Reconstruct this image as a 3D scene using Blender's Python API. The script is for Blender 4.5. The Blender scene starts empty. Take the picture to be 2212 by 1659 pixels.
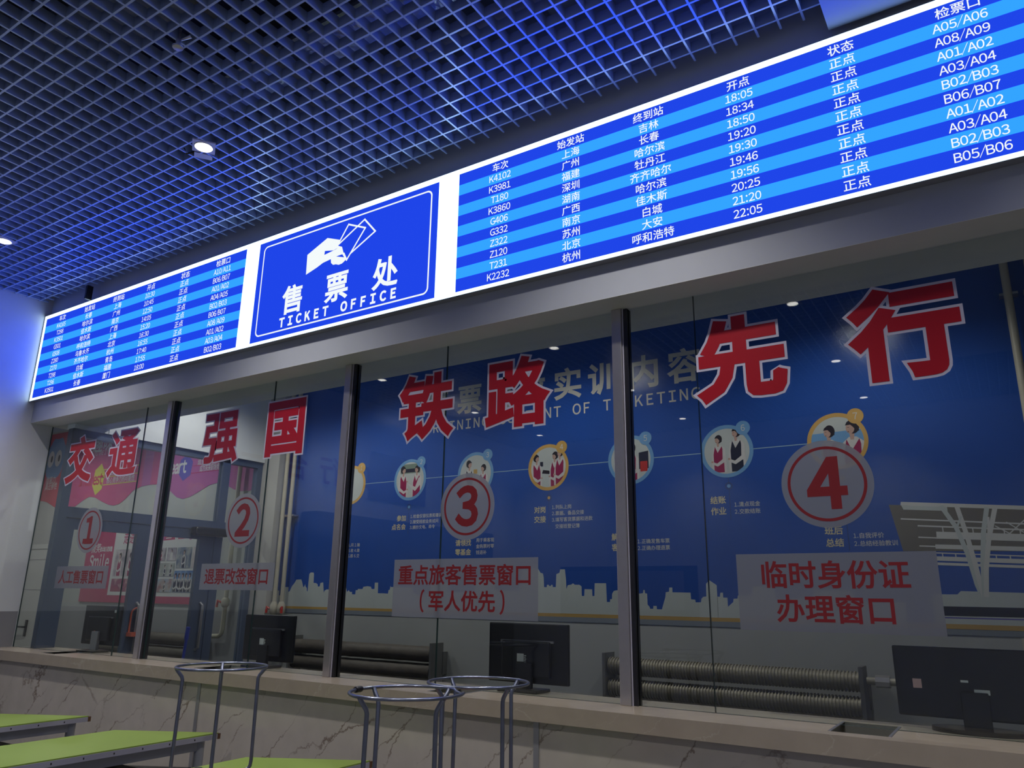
import bpy, bmesh, math, random
from mathutils import Vector, Matrix
random.seed(7)
PI = math.pi
SC = bpy.context.scene
COL = SC.collection

# ------------------------------------------------------------------ camera
FPX = 1629.93                      # focal length in pixels of the 2212 px wide frame
YAW, PITCH, ROLL = math.radians(-33.098), math.radians(15.742), math.radians(0.811)
CAM = Vector((0, 0, 1.55))
_f = Vector((math.sin(YAW)*math.cos(PITCH), math.cos(YAW)*math.cos(PITCH), math.sin(PITCH)))
_r = Vector((math.cos(YAW), -math.sin(YAW), 0))
_u = _r.cross(_f)
_r2 = _r*math.cos(ROLL) + _u*math.sin(ROLL)
_u2 = -_r*math.sin(ROLL) + _u*math.cos(ROLL)
cd = bpy.data.cameras.new('camera')
cam = bpy.data.objects.new('camera', cd)
COL.objects.link(cam)
cd.sensor_fit = 'HORIZONTAL'; cd.sensor_width = 36.0
cd.lens = FPX*36.0/2212.0
cd.clip_start = 0.05; cd.clip_end = 100
cam.matrix_world = Matrix(((_r2.x, _u2.x, -_f.x, CAM.x), (_r2.y, _u2.y, -_f.y, CAM.y), (_r2.z, _u2.z, -_f.z, CAM.z), (0, 0, 0, 1)))
SC.camera = cam

# ------------------------------------------------------------------ world, exposure
W = bpy.data.worlds.new('world'); SC.world = W; W.use_nodes = True
W.node_tree.nodes['Background'].inputs[0].default_value = (0.5, 0.6, 0.8, 1)
W.node_tree.nodes['Background'].inputs[1].default_value = 0.003
SC.view_settings.view_transform = 'Standard'
SC.view_settings.look = 'None'
SC.view_settings.gamma = 1.0
SC.view_settings.use_curve_mapping = False
SC.view_settings.exposure = 0.0
SC.cycles.max_bounces = 10
SC.cycles.transparent_max_bounces = 24
SC.cycles.caustics_reflective = False
SC.cycles.caustics_refractive = False

HALL_W = 110.0      # watts of one hall downlight
OFFICE_W = 40.0    # watts of one office downlight
BACK_W = 55.0      # watts of the lamp in the side room
SIGN_B = 0.81      # brightness of the dark blue print of the light box
SKY_B = 4.9        # brightness of its sky blue stripes

def lamp(name, loc, watts, color, size=2.05, blend=0.9, radius=0.04):
    d = bpy.data.lights.new(name, 'SPOT'); d.energy = watts; d.color = color
    d.spot_size = size; d.spot_blend = blend; d.shadow_soft_size = radius
    o = bpy.data.objects.new(name, d); COL.objects.link(o); o.location = loc
    return o

# ------------------------------------------------------------------ materials
MATS = {}
def _mat(name):
    m = bpy.data.materials.new(name); m.use_nodes = True
    MATS[name] = m
    return m, m.node_tree.nodes, m.node_tree.links, m.node_tree.nodes['Principled BSDF']
def pm(name, base, rough=0.5, metal=0.0, var=0.06, scale=6.0, bump=0.0, bscale=60.0, spec=0.5):
    m, n, l, b = _mat(name)
    tc = n.new('ShaderNodeTexCoord')
    nz = n.new('ShaderNodeTexNoise'); nz.inputs['Scale'].default_value = scale; nz.inputs['Detail'].default_value = 4
    l.new(tc.outputs['Object'], nz.inputs['Vector'])
    mx = n.new('ShaderNodeMix'); mx.data_type = 'RGBA'
    mx.inputs[6].default_value = (*[max(0, c*(1-var)) for c in base], 1)
    mx.inputs[7].default_value = (*[min(1, c*(1+var)) for c in base], 1)
    l.new(nz.outputs['Fac'], mx.inputs[0]); l.new(mx.outputs[2], b.inputs['Base Color'])
    b.inputs['Roughness'].default_value = rough; b.inputs['Metallic'].default_value = metal
    b.inputs['Specular IOR Level'].default_value = spec
    if bump:
        n2 = n.new('ShaderNodeTexNoise'); n2.inputs['Scale'].default_value = bscale; n2.inputs['Detail'].default_value = 3
        l.new(tc.outputs['Object'], n2.inputs['Vector'])
        bp = n.new('ShaderNodeBump'); bp.inputs['Strength'].default_value = bump; bp.inputs['Distance'].default_value = 0.01
        l.new(n2.outputs['Fac'], bp.inputs['Height']); l.new(bp.outputs['Normal'], b.inputs['Normal'])
    return m
def em(name, color, strength=1.0, sample=True):
    m = bpy.data.materials.new(name); m.use_nodes = True; n = m.node_tree.nodes; n.clear()
    e = n.new('ShaderNodeEmission'); e.inputs[0].default_value = (*color, 1); e.inputs[1].default_value = strength
    o = n.new('ShaderNodeOutputMaterial'); m.node_tree.links.new(e.outputs[0], o.inputs[0])
    if not sample: m.cycles.emission_sampling = 'NONE'
    MATS[name] = m
    return m
def glassmat(name, tint, f0, rough=0.0):
    m = bpy.data.materials.new(name); m.use_nodes = True; n = m.node_tree.nodes; l = m.node_tree.links; n.clear()
    lw = n.new('ShaderNodeLayerWeight'); lw.inputs[0].default_value = 0.5
    p = n.new('ShaderNodeMath'); p.operation = 'POWER'; p.inputs[1].default_value = 5; l.new(lw.outputs['Facing'], p.inputs[0])
    a = n.new('ShaderNodeMath'); a.operation = 'MULTIPLY_ADD'; a.inputs[1].default_value = 1-f0; a.inputs[2].default_value = f0
    l.new(p.outputs[0], a.inputs[0])
    t = n.new('ShaderNodeBsdfTransparent'); t.inputs[0].default_value = (*tint, 1)
    g = n.new('ShaderNodeBsdfGlossy'); g.inputs['Roughness'].default_value = rough
    x = n.new('ShaderNodeMixShader'); l.new(a.outputs[0], x.inputs[0]); l.new(t.outputs[0], x.inputs[1]); l.new(g.outputs[0], x.inputs[2])
    o = n.new('ShaderNodeOutputMaterial'); l.new(x.outputs[0], o.inputs[0])
    MATS[name] = m
    return m
def filmmat(name, front, back, clear):
    # frosted adhesive film: scatters room light, lets some of the office light through
    m = bpy.data.materials.new(name); m.use_nodes = True; n = m.node_tree.nodes; l = m.node_tree.links; n.clear()
    d = n.new('ShaderNodeBsdfDiffuse'); d.inputs[0].default_value = (*front, 1)
    t = n.new('ShaderNodeBsdfTranslucent'); t.inputs[0].default_value = (*back, 1)
    a = n.new('ShaderNodeAddShader'); l.new(d.outputs[0], a.inputs[0]); l.new(t.outputs[0], a.inputs[1])
    c = n.new('ShaderNodeBsdfTransparent'); x = n.new('ShaderNodeMixShader'); x.inputs[0].default_value = clear
    l.new(a.outputs[0], x.inputs[1]); l.new(c.outputs[0], x.inputs[2])
    o = n.new('ShaderNodeOutputMaterial'); l.new(x.outputs[0], o.inputs[0])
    MATS[name] = m
    return m
def marble(name, base, vein, strength, ang, scale, rough):
    m, n, l, b = _mat(name)
    tc = n.new('ShaderNodeTexCoord')
    m0 = n.new('ShaderNodeMapping'); m0.inputs['Rotation'].default_value = (0, ang, 0)
    mp = n.new('ShaderNodeMapping'); mp.inputs['Scale'].default_value = (0.32*scale, 1.0*scale, 1.35*scale)
    l.new(m0.outputs[0], mp.inputs['Vector'])
    nz = n.new('ShaderNodeTexNoise'); nz.inputs['Scale'].default_value = 5.0; nz.inputs['Detail'].default_value = 8; nz.inputs['Roughness'].default_value = 0.65
    l.new(tc.outputs['Object'], nz.inputs['Vector'])
    ad = n.new('ShaderNodeVectorMath'); ad.operation = 'MULTIPLY_ADD'; ad.inputs[1].default_value = (0.16, 0.16, 0.16)
    l.new(nz.outputs['Color'], ad.inputs[0]); l.new(tc.outputs['Object'], ad.inputs[2]); l.new(ad.outputs[0], m0.inputs['Vector'])
    vo = n.new('ShaderNodeTexVoronoi'); vo.feature = 'DISTANCE_TO_EDGE'; vo.inputs['Scale'].default_value = 2.6
    l.new(mp.outputs[0], vo.inputs['Vector'])
    rp = n.new('ShaderNodeMapRange'); rp.inputs[1].default_value = 0.0; rp.inputs[2].default_value = 0.016; rp.inputs[3].default_value = 1; rp.inputs[4].default_value = 0
    l.new(vo.outputs['Distance'], rp.inputs[0])
    n2 = n.new('ShaderNodeTexNoise'); n2.inputs['Scale'].default_value = 3.1; n2.inputs['Detail'].default_value = 3
    l.new(tc.outputs['Object'], n2.inputs['Vector'])
    r2 = n.new('ShaderNodeMapRange'); r2.inputs[1].default_value = 0.42; r2.inputs[2].default_value = 0.6
    l.new(n2.outputs['Fac'], r2.inputs[0])
    mu = n.new('ShaderNodeMath'); mu.operation = 'MULTIPLY'; l.new(rp.outputs[0], mu.inputs[0]); l.new(r2.outputs[0], mu.inputs[1])
    m2 = n.new('ShaderNodeMath'); m2.operation = 'MULTIPLY'; m2.inputs[1].default_value = strength; l.new(mu.outputs[0], m2.inputs[0])
    n3 = n.new('ShaderNodeTexNoise'); n3.inputs['Scale'].default_value = 9; n3.inputs['Detail'].default_value = 6; l.new(tc.outputs['Object'], n3.inputs['Vector'])
    c0 = n.new('ShaderNodeMix'); c0.data_type = 'RGBA'
    c0.inputs[6].default_value = (*[c*0.86 for c in base], 1); c0.inputs[7].default_value = (*[c*1.14 for c in base], 1)
    l.new(n3.outputs['Fac'], c0.inputs[0])
    c1 = n.new('ShaderNodeMix'); c1.data_type = 'RGBA'; c1.inputs[7].default_value = (*vein, 1)
    l.new(m2.outputs[0], c1.inputs[0]); l.new(c0.outputs[2], c1.inputs[6]); l.new(c1.outputs[2], b.inputs['Base Color'])
    b.inputs['Roughness'].default_value = rough
    return m
def photomat(name, c1, c2, c3, scale):
    # a printed snapshot seen from far: soft blotches of three inks
    m, n, l, b = _mat(name)
    tc = n.new('ShaderNodeTexCoord')
    nz = n.new('ShaderNodeTexNoise'); nz.inputs['Scale'].default_value = scale; nz.inputs['Detail'].default_value = 5
    l.new(tc.outputs['Object'], nz.inputs['Vector'])
    cr = n.new('ShaderNodeValToRGB'); e = cr.color_ramp.elements
    e[0].position = 0.36; e[0].color = (*c1, 1); e[1].position = 0.62; e[1].color = (*c3, 1)
    k = e.new(0.5); k.color = (*c2, 1)
    l.new(nz.outputs['Fac'], cr.inputs[0]); l.new(cr.outputs[0], b.inputs['Base Color']); b.inputs['Roughness'].default_value = 0.4
    return m

WHITE = pm('white_wall_paint', (0.77, 0.80, 0.83), 0.55, bump=0.05)
DADO = pm('grey_dado_paint', (0.30, 0.30, 0.32), 0.5, bump=0.05)
OFFWALL = pm('office_wall_paint', (0.40, 0.41, 0.40), 0.6, bump=0.05)
HEADER = pm('header_paint', (0.46, 0.49, 0.545), 0.5)
UNDERLIT = pm('header_underside_lit', (0.74, 0.77, 0.74), 0.5)  # paler copy of the header colour, bounce light painted into the underside
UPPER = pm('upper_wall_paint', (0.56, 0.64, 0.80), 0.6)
FLOOR = pm('floor_tile_grey', (0.12, 0.12, 0.125), 0.25)
SLAB = pm('concrete_slab', (0.03, 0.03, 0.033), 0.9, bump=0.3)
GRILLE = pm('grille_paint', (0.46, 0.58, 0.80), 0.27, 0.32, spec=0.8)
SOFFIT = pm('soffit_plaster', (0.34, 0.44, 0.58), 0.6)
STEEL = pm('brushed_steel', (0.56, 0.54, 0.54), 0.33, 0.9, var=0.1, scale=14)
TRAYM = pm('tray_steel', (0.50, 0.48, 0.43), 0.16, 1.0, var=0.1)
DSTEEL = pm('dark_channel', (0.06, 0.06, 0.07), 0.35, 0.8)
CHROME = pm('stool_tube', (0.21, 0.235, 0.31), 0.28, 0.85, var=0.2, scale=25)
BLACKP = pm('black_plastic', (0.007, 0.007, 0.010), 0.38)
BLACKG = pm('gloss_black_plastic', (0.010, 0.010, 0.013), 0.12)
GREYP = pm('grey_plastic', (0.25, 0.25, 0.27), 0.4)
LABELW = pm('white_label', (0.62, 0.66, 0.66), 0.5)
LABELP = pm('pink_label', (0.62, 0.42, 0.42), 0.5)
REDLAMP = pm('orange_red_plastic', (0.6, 0.12, 0.06), 0.35)
RED = pm('red_vinyl', (0.44, 0.010, 0.022), 0.3, var=0.03)
REDT = pm('red_print', (0.24, 0.016, 0.022), 0.4, var=0.03)
OUTL = pm('pale_vinyl_edge', (0.60, 0.59, 0.72), 0.35)
FILM = filmmat('frosted_film', (0.085, 0.092, 0.115), (0.34, 0.34, 0.38), 0.13)
GLASS = glassmat('window_glass', (0.93, 0.96, 0.95), 0.042)
EDGE = pm('glass_edge_green', (0.03, 0.06, 0.06), 0.25)
CREAM = marble('cream_worktop', (0.40, 0.345, 0.28), (0.62, 0.58, 0.52), 0.35, 0.6, 2.0, 0.22)
MARBLE = marble('veined_marble', (0.52, 0.48, 0.43), (0.12, 0.07, 0.045), 0.8, 0.72, 1.25, 0.25)
TRIM = pm('aluminium_trim', (0.42, 0.42, 0.44), 0.35, 0.6)
LIME = pm('lime_laminate', (0.235, 0.345, 0.062), 0.35, var=0.04)
TEDGE = pm('pale_edging', (0.36, 0.36, 0.43), 0.4)
TWOOD = pm('bare_chipboard', (0.12, 0.06, 0.03), 0.8)
TLEG = pm('table_leg_paint', (0.36, 0.38, 0.42), 0.4)
REDSEAT = pm('red_seat_cover', (0.40, 0.02, 0.05), 0.4, bump=0.6, bscale=22)
SLATE = pm('slate_frame', (0.085, 0.12, 0.20), 0.35, 0.3)
PILLAR = pm('pillar_paint', (0.50, 0.49, 0.46), 0.55)
PIPE = pm('cream_pipe', (0.52, 0.48, 0.38), 0.4)
VALVE = pm('valve_red', (0.5, 0.03, 0.02), 0.35)
RADM = pm('radiator_fins', (0.34, 0.31, 0.24), 0.5, 0.3, var=0.35, scale=5)
RADD = pm('wrapped_radiator', (0.10, 0.085, 0.07), 0.6, var=0.4, scale=7, bump=0.6, bscale=16)
PLATE = pm('radiator_plate', (0.20, 0.20, 0.20), 0.5, 0.4, var=0.3)
MBLUE = pm('mural_blue', (0.020, 0.082, 0.38), 0.16, var=0.12, scale=1.2, bump=0.12, bscale=160)
MPALE = pm('mural_pale', (0.52, 0.56, 0.55), 0.2, bump=0.1, bscale=160)
MGREY = pm('mural_grey', (0.22, 0.25, 0.29), 0.2)
MORANGE = pm('mural_orange', (0.50, 0.32, 0.10), 0.2)
MTITLE = pm('mural_title', (0.62, 0.60, 0.55), 0.25)
MGOLD = pm('mural_gold', (0.62, 0.55, 0.36), 0.25)
MWHITE = pm('mural_white', (0.62, 0.62, 0.60), 0.25)
MLINE = pm('mural_line', (0.30, 0.45, 0.58), 0.25)
MDARKL = pm('mural_dark_line', (0.02, 0.045, 0.16), 0.3)
RINGB = pm('medallion_blue', (0.16, 0.34, 0.60), 0.25)
RINGO = pm('medallion_orange', (0.60, 0.36, 0.10), 0.25, var=0.2)
NAVY = pm('train_navy', (0.008, 0.010, 0.03), 0.2)
BROWN = pm('canopy_shade', (0.16, 0.145, 0.12), 0.25)
SKIN = pm('printed_skin', (0.50, 0.32, 0.26), 0.3)
HAIR = pm('printed_hair', (0.018, 0.012, 0.015), 0.3)
SHIRT = pm('printed_shirt', (0.60, 0.58, 0.57), 0.3)
VEST = pm('printed_vest', (0.30, 0.014, 0.075), 0.3)
DVEST = pm('printed_dark_vest', (0.016, 0.018, 0.035), 0.3)
PBACK = pm('printed_room', (0.50, 0.53, 0.52), 0.3, var=0.15, scale=4)
PBACKG = pm('printed_shelf', (0.20, 0.26, 0.21), 0.3, var=0.3)
PINK = pm('mural_pink', (0.50, 0.075, 0.20), 0.3, var=0.1, scale=0.8)
PINKP = pm('mural_mauve', (0.40, 0.10, 0.30), 0.3)
MRED = pm('mural_red', (0.48, 0.05, 0.09), 0.3)
BLOB = pm('blob_blue', (0.13, 0.26, 0.50), 0.35)
YELLOW = pm('hexagon_yellow', (0.55, 0.52, 0.08), 0.35)
HEXB = pm('hexagon_blue', (0.10, 0.08, 0.40), 0.35)
MAGENTA = pm('poster_magenta', (0.42, 0.025, 0.10), 0.35)
POSTW = pm('poster_white', (0.60, 0.60, 0.60), 0.4)
LEAF = pm('door_leaf', (0.50, 0.52, 0.50), 0.4)
CALL = pm('calligraphy_red', (0.34, 0.05, 0.03), 0.4)
PURPLE = pm('purple_banner', (0.10, 0.03, 0.20), 0.4)
BOARD = pm('dark_board', (0.02, 0.025, 0.04), 0.5)
BROOMB = pm('broom_blue', (0.03, 0.06, 0.42), 0.35)
BROOMG = pm('broom_green', (0.02, 0.16, 0.10), 0.8)
PAPER = pm('paper_edges', (0.42, 0.43, 0.46), 0.6)
DUCT = pm('galvanised_duct', (0.30, 0.33, 0.30), 0.45, 0.2, var=0.2, bump=0.2, bscale=8)
WRAP = pm('crinkled_wrap', (0.35, 0.38, 0.42), 0.16, 0.55, var=0.3, scale=4, bump=1.0, bscale=9)
LAMPB = pm('lamp_plate', (0.66, 0.66, 0.70), 0.4)
S_WHITE = em('lit_white', (0.60, 0.82, 1.0), 2.7)
S_BLUE = em('lit_blue', (0.0140, 0.0600, SIGN_B), 1.0)
S_SKY = em('lit_sky_blue', (0.034, 0.375, SKY_B), 1.0)
S_TEXT = em('lit_lettering', (0.90, 0.96, 0.97), 1.0, sample=False)
S_BACK = em('lit_blue_print', (0.0140, 0.0600, SIGN_B), 1.0, sample=False)
LENS = em('lamp_lens', (1.0, 0.97, 0.90), 9.0)
WARM = (1.0, 0.95, 0.90)

# ------------------------------------------------------------------ mesh helpers
_glyphs = {}; _grown = {}
def glyph(ch):
    """outline of one character from the built-in typeface: verts, faces, box (in ems)"""
    if ch in _glyphs: return _glyphs[ch]
    src = chr(ord(ch)+0xFEE0) if '!' <= ch <= '~' else ch
    c = bpy.data.curves.new('g', 'FONT'); c.body = src; c.size = 1; c.resolution_u = 3; c.fill_mode = 'FRONT'
    o = bpy.data.objects.new('g', c); COL.objects.link(o)
    bpy.context.view_layer.update()
    me = o.to_mesh()
    vs = [(v.co.x, v.co.y) for v in me.vertices]; fs = [tuple(p.vertices) for p in me.polygons]
    if '!' <= ch <= '~' and ch != '/': vs = [(0.5+(x-0.5)*0.87, y) for x, y in vs]
    if ch == '/': vs = [(0.5+(x-0.5)*0.5, y) for x, y in vs]
    o.to_mesh_clear(); bpy.data.objects.remove(o); bpy.data.curves.remove(c)
    if vs:
        xs = [v[0] for v in vs]; ys = [v[1] for v in vs]; bb = (min(xs), min(ys), max(xs), max(ys))
    else: bb = (0, 0, 0.3, 0.7)
    _glyphs[ch] = (vs, fs, bb)
    return _glyphs[ch]

def grown(ch, w):
    """faces that thicken a glyph by w ems all round, with sharp mitred corners"""
    key = (ch, round(w, 5))
    if key in _grown: return _grown[key]
    vs, fs, bb = glyph(ch)
    key_of = lambda p: (round(p[0], 5), round(p[1], 5))
    cnt = {}
    for f in fs:
        for i in range(len(f)):
            a, b = key_of(vs[f[i]]), key_of(vs[f[(i+1) % len(f)]])
            if a != b: cnt[(a, b)] = 1
    edges = [e for e in cnt if (e[1], e[0]) not in cnt]
    nrm = {}; polys = []
    for a, b in edges:
        dx, dy = b[0]-a[0], b[1]-a[1]; L = math.hypot(dx, dy); n = (dy/L, -dx/L)
        nrm.setdefault(a, [None, None])[1] = n; nrm.setdefault(b, [None, None])[0] = n
        polys.append([a, (a[0]+n[0]*w, a[1]+n[1]*w), (b[0]+n[0]*w, b[1]+n[1]*w), b])
    for v, (n1, n2) in nrm.items():
        if n1 is None or n2 is None or n1[0]*n2[1]-n1[1]*n2[0] < 1e-6: continue
        d = 1+n1[0]*n2[0]+n1[1]*n2[1]
        tip = [(v[0]+(n1[0]+n2[0])/d*w, v[1]+(n1[1]+n2[1])/d*w)] if d > 0.55 else []
        polys.append([v, (v[0]+n1[0]*w, v[1]+n1[1]*w)]+tip+[(v[0]+n2[0]*w, v[1]+n2[1]*w)])
    V = []; F = []
    for p in polys: F.append(tuple(range(len(V), len(V)+len(p)))); V += p
    _grown[key] = (V, F)
    return _grown[key]

class MB:
    """collects shapes (world or thing-local coordinates) for ONE mesh object"""
    def __init__(s): s.v = []; s.f = []; s.m = []; s.sm = []
    def add(s, vs, fs, mi=0, smooth=False):
        o = len(s.v); s.v += [tuple(p) for p in vs]
        for f in fs: s.f.append(tuple(o+i for i in f)); s.m.append(mi); s.sm.append(smooth)
        return s
    def box(s, x0, x1, y0, y1, z0, z1, mi=0):
        vs = [(x, y, z) for z in (z0, z1) for y in (y0, y1) for x in (x0, x1)]
        return s.add(vs, [(0, 2, 3, 1), (4, 5, 7, 6), (0, 1, 5, 4), (2, 6, 7, 3), (0, 4, 6, 2), (1, 3, 7, 5)], mi)
    def tube(s, pts, r, n=10, mi=0, closed=False, cap=True):
        P = [Vector(p) for p in pts]; N = len(P); rings = []
        R = r if isinstance(r, (list, tuple)) else [r]*N
        up = None
        for i in range(N):
            if closed: t = (P[(i+1) % N]-P[i-1]).normalized()
            else: t = (P[min(i+1, N-1)]-P[max(i-1, 0)]).normalized()
            if up is None:
                a = Vector((0, 0, 1)) if abs(t.z) < 0.9 else Vector((1, 0, 0)); up = t.cross(a).normalized()
            up = (up - t*up.dot(t)).normalized(); w = t.cross(up)
            rings.append([P[i]+(up*math.cos(2*PI*k/n)+w*math.sin(2*PI*k/n))*R[i] for k in range(n)])
        vs = [q for rg in rings for q in rg]; fs = []
        for i in range(N if closed else N-1):
            a = i*n; b = ((i+1) % N)*n
            for k in range(n): fs.append((a+k, a+(k+1) % n, b+(k+1) % n, b+k))
        s.add(vs, fs, mi, True)
        if cap and not closed:
            s.add(rings[0], [tuple(range(n-1, -1, -1))], mi); s.add(rings[-1], [tuple(range(n))], mi)
        return s
    def lathe(s, prof, c=(0, 0, 0), n=32, mi=0):
        # prof: (radius, z) pairs about a vertical axis
        vs = [(c[0]+r*math.cos(2*PI*k/n), c[1]+r*math.sin(2*PI*k/n), c[2]+z) for r, z in prof for k in range(n)]
        fs = [(i*n+k, i*n+(k+1) % n, (i+1)*n+(k+1) % n, (i+1)*n+k) for i in range(len(prof)-1) for k in range(n)]
        return s.add(vs, fs, mi, True)
    def flat(s, pts, y, mi=0):
        # filled outline on a wall that faces -y; pts are (x, z)
        return s.add([(p[0], y, p[1]) for p in pts], [tuple(range(len(pts)))], mi)
    def prism(s, pts, z0, z1, mi=0, ms=None):
        n = len(pts)
        s.add([(p[0], p[1], z0) for p in pts]+[(p[0], p[1], z1) for p in pts], [tuple(range(n-1, -1, -1)), tuple(range(n, 2*n))], mi)
        s.add([(p[0], p[1], z0) for p in pts]+[(p[0], p[1], z1) for p in pts], [(i, (i+1) % n, n+(i+1) % n, n+i) for i in range(n)], mi if ms is None else ms)
        return s
    def panel(s, pts, y0, y1, mi=0):
        # outline on a wall with thickness from y0 (front) to y1
        n = len(pts)
        s.add([(p[0], y0, p[1]) for p in pts]+[(p[0], y1, p[1]) for p in pts],
              [tuple(range(n)), tuple(range(2*n-1, n-1, -1))]+[(i, n+i, n+(i+1) % n, (i+1) % n) for i in range(n)], mi)
        return s
    def disc(s, cx, cz, r, y, mi=0, n=48, r2=None):
        return s.flat([(cx+r*math.cos(2*PI*k/n), cz+(r2 or r)*math.sin(2*PI*k/n)) for k in range(n)], y, mi)
    def ring(s, cx, cz, r0, r1, y, mi=0, n=48):
        vs = [(cx+r*math.cos(2*PI*k/n), y, cz+r*math.sin(2*PI*k/n)) for r in (r0, r1) for k in range(n)]
        return s.add(vs, [(k, n+k, n+(k+1) % n, (k+1) % n) for k in range(n)], mi)
    def stroke(s, pts, w, y, mi=0, closed=False):
        N = len(pts); segs = [(pts[i], pts[(i+1) % N]) for i in range(N if closed else N-1)]
        for k, (a, b) in enumerate(segs):
            dx, dz = b[0]-a[0], b[1]-a[1]; L = math.hypot(dx, dz) or 1; nx, nz = -dz/L*w/2, dx/L*w/2; ex, ez = dx/L*w/2, dz/L*w/2
            s.flat([(a[0]-ex+nx, a[1]-ez+nz), (a[0]-ex-nx, a[1]-ez-nz), (b[0]+ex-nx, b[1]+ez-nz), (b[0]+ex+nx, b[1]+ez+nz)], y-8e-6*(k % 9), mi)
        return s
    def text(s, st, cx, cz, em_, y=0, mi=0, align='C', bold=0.0, adv=0.56, sx=1.0, fn=None, space=0.28, cjk=1.0, slant=0.0):
        """lettering centred at height cz; bold is the stroke growth in ems; fn maps (u, v) to a point"""
        x = 0; items = []
        for ch in st:
            if ch == ' ': x += space; continue
            vs, fs, bb = glyph(ch)
            if ord(ch) < 128:
                a = adv if ch.isalnum() else adv*0.55
                if ch in ':.': a = adv*0.5
                if ch in '/': a = adv*0.72
                if ch in 'Il' and adv < 0.7: a = adv*0.5
                off = x+a/2-(bb[0]+bb[2])/2
            else: a = cjk; off = x+(a-1.0)/2
            items.append((ch, off)); x += a
        x0 = {'C': -x/2, 'L': 0, 'R': -x}[align]
        for ch, off in items:
            for k, (vs, fs) in enumerate([glyph(ch)[:2]]+([grown(ch, bold)] if bold else [])):
                pts = []
                for px, py in vs:
                    u = (x0+off+px+slant*(py-0.36))*em_*sx; v = (py-0.36)*em_
                    pts.append(fn(cx+u, cz+v) if fn else (cx+u, y-(7e-5 if k == 0 else 0), cz+v))
                if k and not fn:      # overlapping pieces lie in separate layers a few microns apart
                    for q, f in enumerate(fs):
                        for i in f: pts[i] = (pts[i][0], y-5e-6*(q % 13), pts[i][2])
                s.add(pts, fs, mi)
        return s
    def build(s, name, mats, parent=None, origin=None, smooth=None, bevel=0.0):
        if not isinstance(mats, (list, tuple)): mats = [mats]
        o0 = Vector(origin) if origin is not None else (Vector(parent['o3']) if parent is not None else Vector((0, 0, 0)))
        me = bpy.data.meshes.new(name)
        me.from_pydata([tuple(Vector(p)-o0) for p in s.v], [], s.f)
        for m in mats: me.materials.append(m)
        for i, p in enumerate(me.polygons): p.material_index = min(s.m[i], len(mats)-1); p.use_smooth = s.sm[i]
        if any(s.sm):
            me.update()
            me.set_sharp_from_angle(angle=math.radians(40))
        me.update()
        ob = bpy.data.objects.new(name, me); COL.objects.link(ob)
        if parent is not None: ob.parent = parent
        else: ob.location = o0
        ob['o3'] = tuple(o0)
        if bevel:
            b = ob.modifiers.new('bevel', 'BEVEL'); b.width = bevel; b.segments = 2; b.limit_method = 'ANGLE'; b.angle_limit = math.radians(50)
        return ob

def tag(o, label, cat=None, group=None, kind=None):
    if label: o['label'] = label
    if cat: o['category'] = cat
    if group: o['group'] = group
    if kind: o['kind'] = kind
    return o
def thing(name, loc, label, cat, group=None):
    o = bpy.data.objects.new(name, None); COL.objects.link(o); o.location = loc; o['o3'] = tuple(loc); o.empty_display_size = 0.1
    return tag(o, label, cat, group)
def struct(name, mb, mats, label, cat, **k):
    return tag(mb.build(name, mats, **k), label, cat, None, 'structure')
def dup(root, loc, label=None, rotz=None):
    r = root.copy(); COL.objects.link(r); r.location = loc
    if rotz is not None: r.rotation_euler = (0, 0, rotz)
    if label: r['label'] = label
    for ch in list(root.children):
        c = ch.copy(); COL.objects.link(c); c.parent = r
        for g in list(ch.children):
            d = g.copy(); COL.objects.link(d); d.parent = c
    return r
def clip_circle(poly, cx, cz, r, n=40):
    """keep the part of a printed outline that lies inside a round frame"""
    out = list(poly)
    for k in range(n):
        a = 2*PI*k/n; nx, nz = math.cos(a), math.sin(a); lim = r*math.cos(PI/n)
        src, out = out, []
        for i in range(len(src)):
            p, q = src[i], src[(i+1) % len(src)]
            dp = (p[0]-cx)*nx+(p[1]-cz)*nz-lim; dq = (q[0]-cx)*nx+(q[1]-cz)*nz-lim
            if dp <= 0: out.append(p)
            if dp*dq < 0:
                t = dp/(dp-dq); out.append((p[0]+(q[0]-p[0])*t, p[1]+(q[1]-p[1])*t))
        if len(out) < 3: return None
    return out

# ================================================================== SETTING
XL, YG, YB, ZF, ZC = -7.0, 3.28, 5.46, 0.05, 4.033
XR, YH = 4.6, -4.33
struct('floor', MB().box(-12.2, XR, YH-0.1, YB+0.1, ZF-0.1, ZF), FLOOR, 'grey tiled floor of the ticket hall and office', 'floor')
struct('wall_left', MB().box(XL-0.22, XL, YH, 3.285, ZF, 5.2), WHITE, 'white left wall of the hall beside the departure board', 'wall')
struct('trim_1', MB().box(XL, XL+0.004, YH, 3.27, ZF, 1.378), DADO, 'grey painted dado along the foot of the white left wall', 'dado')
struct('wall_right', MB().box(XR, XR+0.2, YH, YB, ZF, 5.2), WHITE, 'white right wall of the hall behind the viewpoint', 'wall')
struct('wall_rear', MB().box(XL-0.2, XR+0.2, YH-0.2, YH, ZF, 5.2), WHITE, 'white wall at the far rear of the hall, seen only as reflection', 'wall')
YHD = 3.094
hd = MB().box(XL, XR, YHD, 3.60, 2.946, 3.13, 0).box(XL, XR, YHD, 3.60, 3.13, 5.2, 1).box(XL, XR, YHD, 3.60, 2.9448, 2.946, 2)
struct('wall_front', hd, [HEADER, UPPER, UNDERLIT], 'plastered header wall above the glazing that carries the departure board', 'wall')
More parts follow.
